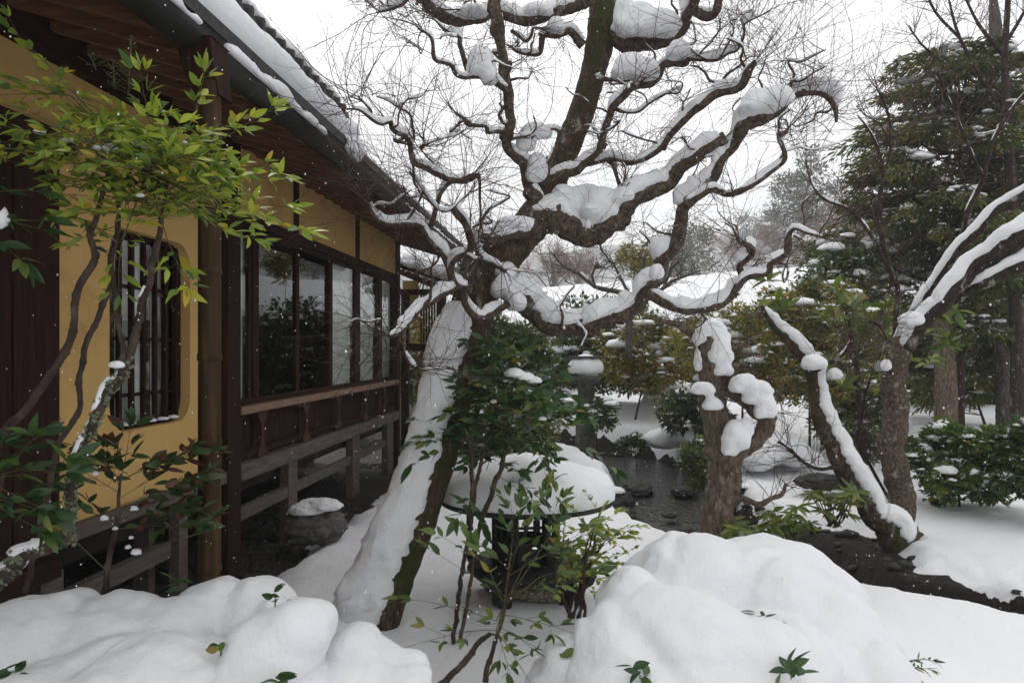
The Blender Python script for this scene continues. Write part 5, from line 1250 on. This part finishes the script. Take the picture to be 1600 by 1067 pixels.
mound('snowy_shrub', 'snow hump on the bank between the pollarded tree and the leaning trunk', 'snow mound', [E(1215, 700, 8.2, 48, .35, 26), E(1180, 715, 8.0, 36, .3, 20), E(1250, 715, 8.1, 34, .3, 18)], .05, 6, smooth=4)
# ------------------------------------------------------------------ snow-buried shrubs in the foreground
left = mound('snowy_shrub', 'long low snow-buried hedge filling the bottom left corner', 'snow mound',
    [E(20, 1010, 2.2, 80, .28, 64), E(75, 1000, 2.25, 60, .25, 66), E(175, 1015, 2.3, 90, .26, 82), E(265, 1010, 2.35, 75, .25, 72), E(330, 965, 2.55, 62, .22, 62), E(395, 975, 2.55, 62, .22, 66), E(430, 1000, 2.4, 50, .2, 60), E(230, 1075, 2.0, 170, .26, 70), E(60, 1090, 2.0, 80, .25, 40), E(400, 1090, 2.0, 140, .3, 60),
     E(120, 1130, 1.9, 200, .3, 90), E(380, 1150, 2.0, 220, .35, 100), E(200, 1200, 2.2, 260, .4, 120)], .014, 11, smooth=3, amp=.022, freq=3.4, fine=.006, ffreq=16, crease=.026)
mid = mound('snowy_shrub', 'rounded snow-buried shrub with leaves at its crown in the bottom centre left', 'snow mound',
    [E(430, 1010, 2.08, 74, .18, 62), E(470, 975, 2.1, 52, .17, 50), E(400, 1040, 2.05, 55, .16, 45), E(450, 1110, 2.1, 110, .22, 70)], .014, 21, smooth=4, amp=.022, freq=3.4, fine=.006, ffreq=16, crease=.026)
mid2 = mound('snowy_shrub', 'low snow hump right of the rounded snowy shrub at the bottom', 'snow mound',
    [E(560, 1040, 2.15, 62, .2, 56), E(620, 1075, 2.1, 60, .2, 42), E(500, 1060, 2.1, 50, .2, 40), E(580, 1120, 2.1, 110, .25, 60)], .015, 31, smooth=4, amp=.022, freq=3.4, fine=.006, ffreq=16, crease=.026)
right = mound('snowy_shrub', 'big bulging snow-buried shrub in the bottom right foreground', 'snow mound',
    [E(1085, 930, 2.95, 118, .34, 96), E(1205, 938, 2.95, 125, .36, 98), E(1278, 962, 2.85, 82, .30, 84), E(990, 965, 2.7, 62, .22, 80), E(965, 1010, 2.5, 72, .22, 66), E(1060, 1000, 2.5, 120, .26, 78), E(1175, 1030, 2.45, 130, .26, 70), E(1312, 1040, 2.6, 104, .30, 76), E(1100, 1110, 2.3, 200, .3, 80), E(1300, 1130, 2.5, 130, .3, 90), E(1120, 1250, 2.6, 300, .5, 200), E(950, 1080, 2.4, 70, .2, 60)],
    .014, 41, smooth=9, amp=.016, freq=3.0, fine=.006, ffreq=16, crease=.022)
mound('snowy_shrub', 'small snow drift at the foot of the big snowy shrub, bottom centre', 'snow mound', [E(895, 1040, 2.6, 45, .2, 40), E(860, 1070, 2.6, 40, .2, 24), E(930, 1060, 2.55, 50, .2, 60)], .016, 51, smooth=4)

# ------------------------------------------------------------------ nandinas and other leafy plants
NG = 'nandina bushes'
p = Plant('nandina', 'tall yellow-green nandina with lichened stems in front of the ochre wall', 'shrub', P(130, 900, 2.1), 'leaf_bright', .19, NG, 300, 5)
p.root.location.z = -.05
p.stem([(-40, 730, 14), (0, 689, 13), (43, 636, 13), (71, 596, 12), (103, 547, 12), (118, 500, 11), (121, 458, 12), (142, 418, 11), (146, 393, 11), (143, 368, 9), (151, 340, 8), (160, 300, 7), (174, 262, 6)], 2.0, 2.1)
p.stem([(146, 395, 8), (155, 388, 6), (165, 393, 4)], 2.08, 2.05); p.stem([(143, 366, 7), (138, 355, 6), (134, 345, 4)], 2.08, 2.05)
p.stem([(20, 1010, 9, 2.5), (58, 850, 9, 2.3), (85, 718, 9), (103, 678, 9), (123, 636, 9), (125, 589, 9), (135, 539, 9), (153, 497, 9), (171, 450, 9), (175, 411, 9), (182, 361, 8), (188, 310, 6), (205, 260, 5)], 2.15, 2.2)
sp, sr = p.stem([(-60, 940, 30), (0, 905, 28), (34, 873, 25), (70, 853, 24), (98, 838, 22), (106, 810, 18), (108, 780, 16), (116, 740, 16), (132, 698, 15), (146, 661, 15), (164, 618, 16), (189, 586, 15), (210, 540, 12), (221, 482, 11), (232, 440, 10), (242, 393, 9), (250, 340, 7), (262, 290, 5)], 1.9, 2.1, rough=.25, snow=.012)
p.stem([(190, 586, 9), (193, 545, 8), (184, 500, 8), (176, 440, 8), (176, 400, 8)], 2.0, 2.12)
lm = MB()
for i in range(0, len(sp)):
    if sp[i].z < CH+(545-560)/F*2.0 and p.rng.random() < .8:
        for k in range(6):
            a = p.rng.uniform(0, 6.28); clump(lm, sp[i]+Vector((math.cos(a)*sr[i], math.sin(a)*sr[i], p.rng.gauss(0, .008))), (.0032*p.rng.uniform(.5, 1.7),)*3, 2, 1.1, i*1.3+k, 1, 2.2)
keep(lm.build('lichen', M['lichen']), p.root)['kind'] = 'stuff'
rg = p.rng
hubs = [(175, 262, 2.1), (205, 258, 2.2), (262, 288, 2.1), (240, 330, 2.1), (180, 350, 2.15), (290, 240, 2.15), (245, 215, 2.1), (150, 240, 2.05), (300, 290, 2.1), (215, 310, 2.05), (330, 250, 2.15), (250, 270, 2.0), (120, 220, 2.0)]
for h in hubs[3:]:
    a, b_ = P(*hubs[rg.randrange(3)]), P(*h); tube(p.stems, [a, a.lerp(b_, .5)+V(0, 0, .01), b_], [.003, .0025, .002], 5)
for i in range(108):
    h = hubs[i % len(hubs)]; a = rg.uniform(0, 6.28)
    p.frond(P(h[0]+rg.gauss(0, 14), h[1]+rg.gauss(0, 14), h[2]+rg.gauss(0, .05)), Vector((math.cos(a), math.sin(a)*.7, rg.uniform(-.2, .6))), rg.uniform(.13, .24), rg.uniform(.036, .053), 3, True, rg.uniform(0, .3))
for (px, py, dd, dx, dz, L) in [(150, 170, 2.0, -1, .55, .26), (120, 150, 2.0, -.8, .7, .24), (110, 150, 2.0, -1, .1, .22), (130, 215, 2.0, -1, -.05, .22), (100, 215, 1.95, -1, .1, .2), (350, 215, 2.1, 1, .5, .16), (340, 270, 2.1, 1, .1, .2), (360, 330, 2.05, 1, -.3, .22), (330, 310, 2.05, 1, -.1, .2), (300, 330, 2.05, .9, -.5, .2), (260, 370, 2.0, .4, -.7, .16), (190, 380, 2.0, -.2, -.9, .14), (300, 190, 2.1, .3, .9, .14), (235, 195, 2.1, -.1, 1, .14)]:
    tube(p.stems, [P(230, 270, 2.1), P(px, py, dd)], [.0025, .0018], 4); p.frond(P(px, py, dd), Vector((dx, rg.gauss(0, .25), dz)), L, .052, 3, True, .05)
for (x0, y0, x1, y1, n) in ((200, 150, 205, 58, 16), (180, 140, 176, 95, 9), (150, 110, 140, 85, 5)):      # old flower sprays
    a, b_ = P(x0, y0, 2.1), P(x1, y1, 2.1); tube(p.stems, [a, b_], [.0022, .0012], 4)
    for k in range(n*3):
        t = rg.random(); q = a.lerp(b_, t); e = q+Vector((rg.gauss(0, 1), rg.gauss(0, 1), .5)).normalized()*.05*(1.1-t); tube(p.stems, [q, e], [.0009, .0006], 3)
        clump(p.stems, e, (.0022,)*3, 1, .3, k, 1)
for (px, py, dd, r) in [(204, 222, 2.02, 14), (175, 233, 2.02, 14), (228, 232, 2.04, 8), (150, 232, 2.0, 8), (105, 220, 1.98, 10), (219, 306, 2.0, 7), (180, 572, 1.98, 12), (289, 225, 2.08, 7), (62, 208, 2.0, 10)]:
    k = dd/F; pillow(p.snow, P(px, py, dd), (r*k, r*k, r*k*.7), 4, px, 5, .5)
p.finish()
# single-stemmed nandina low at the left
p = Plant('nandina', 'low single-stemmed nandina with reddish and green leaves in front of the lower rail', 'shrub', P(165, 925, 2.5), 'leaf_red', .24, NG, 300, 9)
p.stem([(165, 945, 10), (168, 900, 9), (175, 850, 8), (182, 826, 8), (185, 780, 5), (190, 740, 4)], 2.5, 2.45)
rg = p.rng
for (px, py, dx, dz, L) in [(182, 826, 1, .12, .30), (182, 826, -.5, .5, .2), (184, 790, 1, .25, .26), (184, 780, .8, .55, .26), (186, 770, -.8, .4, .22), (188, 750, .9, .5, .26), (188, 745, -.9, .35, .2), (190, 742, .25, 1, .16), (184, 800, .9, -.15, .2), (230, 740, .9, .45, .2), (240, 770, 1, .3, .18), (186, 760, -.4, .9, .14), (240, 800, 1, .0, .14), (200, 745, .6, .3, .18), (260, 760, 1, .2, .16), (200, 740, -1, .5, .14)]:
    p.frond(P(px, py, 2.46), Vector((dx, rg.gauss(0, .3), dz)), L, .062, 3, True, .0)
for (x0, y0, x1, y1) in ((168, 893, 118, 845), (205, 862, 345, 824), (300, 836, 348, 790)): tube(p.stems, [P(x0, y0, 2.45), P(x1, y1, 2.4)], [.0022, .0014], 4)
for (px, py, r) in [(210, 795, 6), (163, 810, 6), (180, 826, 4), (200, 855, 5), (213, 863, 8), (205, 840, 4), (150, 740, 6), (72, 783, 6)]:
    clump(p.snow, P(px, py, 2.42), (r*.002, r*.002, r*.0016), 2, .5, px, .6)
p.finish()
p = Plant('nandina', 'broad-leaved nandina half cut off by the left frame edge', 'shrub', P(-15, 960, 1.9), 'leaf_dark', .19, NG, 300, 12)
p.stem([(-30, 1010, 8), (-20, 900, 8), (-5, 800, 7), (5, 740, 5)], 1.9, 1.85); rg = p.rng
for (px, py, dx, dz, L) in [(5, 740, 1, .3, .16), (0, 745, .9, 0, .14), (8, 735, .5, .8, .12), (-5, 760, 1, -.3, .15), (0, 780, 1, -.1, .14), (-10, 755, .2, .5, .12), (-5, 790, .8, -.4, .12)]:
    p.frond(P(px, py, 1.85), Vector((dx, rg.gauss(0, .3), dz)), L, .066, 2, True, .1)
for (px, py, dx, dz, L) in [(-10, 300, 1, .0, .12), (-10, 340, 1, -.2, .12), (-8, 350, .9, .2, .14), (-10, 370, .6, -.5, .1)]:
    p.frond(P(px, py, 1.85), Vector((dx, rg.gauss(0, .2), dz)), L, .06, 2, False, .1)
tube(p.stems, [P(-5, 800, 1.87), P(-30, 560, 1.9), P(-12, 330, 1.87)], [.006, .005, .003], 6)
clump(p.snow, P(4, 345, 1.84), (.016, .014, .026), 3, .5, 3, .7); p.finish()
# the deep green mass between trunk and lantern
p = Plant('nandina', 'dense deep-green nandina rising on two thin stems above the snowy lantern', 'shrub', P(725, 992, 3.55), 'leaf_dark', .20, NG, 300, 15)
p.stem([(706, 1010, 7), (711, 975, 7), (722, 900, 7), (732, 830, 7), (738, 800, 7), (742, 760, 6), (758, 700, 5), (780, 640, 4)], 3.55, 3.7)
p.stem([(720, 1000, 6), (725, 970, 6), (736, 900, 6), (744, 850, 6), (752, 815, 8), (772, 760, 8), (787, 720, 7), (795, 670, 5), (800, 610, 4)], 3.5, 3.75)
p.stem([(738, 828, 6), (736, 812, 5), (731, 800, 3)], 3.55, 3.5); p.stem([(733, 820, 9), (738, 760, 7), (735, 700, 6), (720, 660, 4)], 3.55, 3.7)
rg = p.rng
hubs = [(735, 700), (760, 690), (790, 660), (810, 625), (840, 660), (850, 690), (820, 620), (780, 600), (800, 585), (740, 640), (845, 650), (720, 690), (810, 700), (860, 705), (760, 735), (815, 570), (700, 690), (780, 560), (830, 600)]
for (x, y) in hubs: tube(p.stems, [P(778, 690, 3.72), P((778+x)/2, (690+y)/2-8, 3.75), P(x, y, 3.75)], [.004, .003, .002], 4)
for i in range(84):
    x, y = hubs[i % len(hubs)]; y -= 22; a = rg.uniform(0, 6.28); dd = rg.uniform(3.55, 4.0)
    p.frond(P(x+rg.gauss(0, 10), y+rg.gauss(0, 10), dd), Vector((math.cos(a), math.sin(a)*.7, rg.uniform(-.3, .5))), rg.uniform(.14, .24), rg.uniform(.058, .088), 3, rg.random() < .6, .15)
for (px, py, dx, dz, L) in [(740, 770, -.5, -.6, .14), (780, 745, .9, -.4, .2), (840, 700, .3, -1, .16), (850, 720, .5, -.8, .2), (900, 690, .8, -.5, .22), (700, 700, -1, -.3, .18), (800, 745, .7, -.5, .16), (738, 790, .4, -.6, .1)]:
    p.frond(P(px, py, 3.5), Vector((dx, rg.gauss(-.2, .2), dz)), L, .085, 3, False, .3)
for (px, py, r) in [(806, 586, 18), (820, 592, 16), (836, 596, 14), (795, 596, 9), (848, 655, 7), (770, 628, 6)]:
    pillow(p.snow, P(px, py, 3.62), (r*.0031, r*.003, r*.0022), 4, px, 5, .4)
p.finish()
# foreground nandina at the bottom centre
p = Plant('nandina', 'spreading nandina in front of the lantern with a dark bent stem in the snow', 'shrub', P(765, 1050, 2.75), 'leaf_mid', .20, NG, 300, 19)
p.stem([(665, 1085, 12), (690, 1064, 11), (715, 1045, 10), (735, 1020, 9), (750, 1003, 8), (766, 990, 7)], 2.6, 2.75)
p.stem([(758, 1064, 9), (762, 1040, 8), (770, 1012, 7), (780, 985, 5), (790, 940, 3), (795, 890, 2)], 2.65, 2.75); rg = p.rng
for (px, py, dd, dx, dz, L) in [(780, 985, 2.7, -1, .25, .40), (775, 970, 2.7, -1, .42, .36), (790, 940, 2.75, -.8, .8, .34), (795, 890, 2.75, -.6, .9, .28), (795, 880, 2.75, .5, 1, .3), (795, 900, 2.75, 1, .7, .34), (790, 930, 2.75, 1, .35, .34), (785, 960, 2.7, 1, -.1, .34), (782, 980, 2.65, .9, -.5, .3), (778, 985, 2.6, .3, -.9, .22), (775, 985, 2.6, .6, -.5, .24), (790, 920, 2.8, .2, .9, .3), (790, 935, 2.7, -.3, .5, .26), (820, 880, 2.8, .9, .3, .3), (800, 850, 2.8, .1, 1, .2), (790, 950, 2.6, 0, -.2, .22), (845, 900, 2.8, .8, .2, .24), (760, 880, 2.8, -.7, .4, .22), (850, 850, 2.85, .6, .7, .2)]:
    tube(p.stems, [P(788, 945, 2.75), P(px, py, dd)], [.003, .002], 4)
    p.frond(P(px, py, dd), Vector((dx, rg.gauss(0, .3), dz)), L, rg.uniform(.050, .072), 3, rg.random() < .5, .15)
for (px, py, r) in [(835, 857, 6)]: pillow(p.snow, P(px, py, 2.7), (r*.0016, r*.0016, r*.0012), 3, px, 4, .4)
p.finish()
# thin small-leaved shrub right of the lantern
p = Plant('small_leaved_shrub', 'wiry small-leaved shrub with lime tips between the lantern and the big snowy shrub', 'shrub', P(900, 960, 3.7), 'leaf_bright', .26, None, 300, 23); rg = p.rng
for k in range(9):
    x = rg.uniform(860, 960); y = rg.uniform(800, 880); p.stem([(900+rg.gauss(0, 8), 965, 5), ((900+x)/2+rg.gauss(0, 10), 900, 4), (x, y, 2)], 3.7, 3.7+rg.gauss(0, .15))
    for j in range(6):
        t = rg.random(); q = P(900+(x-900)*(.35+.65*t), 930+(y-930)*(.35+.65*t), 3.7); p.frond(q, Vector((rg.uniform(-.6, 1), rg.gauss(0, .4), rg.gauss(.35, .5))), rg.uniform(.08, .18), rg.uniform(.026, .042), 4, False, .1)
for (px, py) in ((960, 830), (970, 822), (985, 818), (975, 835)):
    p.frond(P(px-20, py+8, 3.75), Vector((1, 0, .2)), .12, .04, 5, False, .1); tube(p.stems, [P(920, 870, 3.7), P(px-20, py+8, 3.75)], [.002, .0015], 4)
for (px, py, r) in [(925, 872, 8)]: pillow(p.snow, P(px, py, 3.6), (r*.0026, r*.002, r*.0014), 3, px, 4, .4)
p.finish()
# rhododendrons on the dark bank
for i, (x, y, d, n, sp_, lab) in enumerate([(1238, 815, 5.0, 16, 34, 'bright green rhododendron hanging over the dark stream bank, middle of three'), (1302, 788, 5.2, 15, 30, 'bright green rhododendron close under the leaning trunk'), (1168, 832, 4.9, 10, 26, 'low yellow-green rhododendron tuft beside the pollarded trunk')]):
    b = P(x, y+34, d+.1)
    p = Plant('rhododendron', lab, 'shrub', b, 'leaf_rhodo', .15, 'rhododendrons on the bank', 300, 30+i); rg = p.rng
    for k in range(n):
        hx, hy, hd = x+rg.uniform(-1, 1)*sp_*1.2, y+rg.uniform(-1, .8)*sp_*.7, d+rg.gauss(0, .1); h = P(hx, hy, hd)
        tube(p.stems, [b+Vector((rg.gauss(0, .03), rg.gauss(0, .03), 0)), b.lerp(h, .6)+V(0, 0, -.02), h], [.006, .005, .004], 4)
        for j in range(9):
            a = 2*math.pi*j/9+rg.gauss(0, .2); p.leaf(h, Vector((math.cos(a), math.sin(a), rg.gauss(-.1, .3))), rg.uniform(.08, .135))
    p.finish()
# yellow-green leaves of the evergreen in front of the conifers
p = Plant('camellia_tree', 'open yellow-green leafed evergreen boughs left of the snow-laden limbs', 'tree', P(1345, 760, 6.6), 'leaf_rhodo', .2, None, 300, 41); rg = p.rng
p.root.location.z = GZ(p.root.location.x, 6.6)-.05
p.stem([(1345, 790, 10), (1350, 700, 9), (1340, 600, 8), (1330, 520, 6), (1320, 480, 4)], 6.6, 6.4, 'bark_dark')
for k in range(44):
    x, y, dd = rg.gauss(1340, 50), rg.gauss(500, 26), rg.uniform(6.1, 6.8)
    if k > 30: x, y = rg.gauss(1340, 45), rg.gauss(565, 28)
    if k > 38: x, y, dd = rg.gauss(1480, 14), rg.gauss(505, 20), 5.5
    tube(p.stems, [P(1335, 560, 6.5), P((x+1335)/2, (y+560)/2, 6.5), P(x, y, dd)], [.006, .004, .003], 4)
    for j in range(7):
        a = 2*math.pi*j/7+rg.gauss(0, .3); p.leaf(P(x, y, dd), Vector((math.cos(a), math.sin(a)*.6, rg.gauss(.1, .5))), rg.uniform(.10, .18))
p.finish()
# sprigs standing out of the snow mounds
def sprig(x, y, d, n, L, label, mat='leaf_dark', w=.26, up=.7, seed=0, fern=False):
    p = Plant('leaf_sprig' if not fern else 'fern_frond', label, 'plant', P(x, y+22, d), mat, w, None, 300, seed); rg = p.rng
    y += 8; tube(p.stems, [P(x, y+16, d+.03), P(x, y, d)], [.0022, .0016], 5)
    if fern:
        for k in range(5):
            p.frond(P(x-12, y+9*k, d+.02), Vector((1, rg.gauss(0, .3), .5-.25*k)), .12, .035, 7, False, .4)
    else:
        for k in range(n):
            a = 2*math.pi*k/n+rg.gauss(0, .3); p.leaf(P(x+rg.gauss(0, 8), y+rg.gauss(0, 8), d), Vector((math.cos(a), math.sin(a)*.7, rg.uniform(-.2, up))), L*rg.uniform(.75, 1.15), .5)
    p.finish()
sprig(1236, 1036, 2.16, 12, .066, 'cluster of dark leaves poking out of the big snowy shrub at the bottom edge', seed=51)
sprig(1193, 960, 2.45, 9, .052, 'dark leaves in a hollow of the big snowy shrub', seed=52, up=.3, w=.34)
sprig(1000, 1046, 2.20, 8, .056, 'dark leaves at the lower left foot of the big snowy shrub', seed=53, up=.4)
sprig(430, 925, 2.2, 6, .045, 'two small leaves on the crown of the rounded snowy shrub', seed=54)
sprig(345, 1008, 1.95, 4, .04, 'single dark leaf at the left side of the rounded snowy shrub', seed=55, up=.1)
sprig(432, 1060, 1.85, 10, .045, 'dark leaves under the rounded snowy shrub at the bottom edge', seed=56, up=.1)
sprig(15, 1054, 1.87, 14, .05, 'dark leaves in the bottom left corner under the snow', seed=57, up=.5)
sprig(280, 908, 2.55, 7, .06, 'narrow leaves at the base of the bamboo downpipe', seed=58, up=.5, w=.16)
sprig(1412, 1030, 2.5, 0, .05, 'dark fern frond beside the big snowy shrub at the bottom right', seed=59, fern=True, w=.12)
sprig(895, 1015, 2.5, 4, .06, 'hanging dark leaves at the left flank of the big snowy shrub', seed=60, up=-.4)

# ------------------------------------------------------------------ falling snow
rng = random.Random(99); mb = MB()
for k in range(3000):
    d = 1.3+7.5*rng.random()**1.1; p = P(rng.uniform(-80, 1680), rng.uniform(-60, 1000), d); r = rng.uniform(.0010, .0026)*(.5+.16*d)
    if rng.random() < .06: r *= rng.uniform(1.5, 2.6)
    clump(mb, p, (r*.8, r*.8, r*1.15), 1, .3, k, 1)
mb.build('falling_snow', M['snow'])['kind'] = 'stuff'
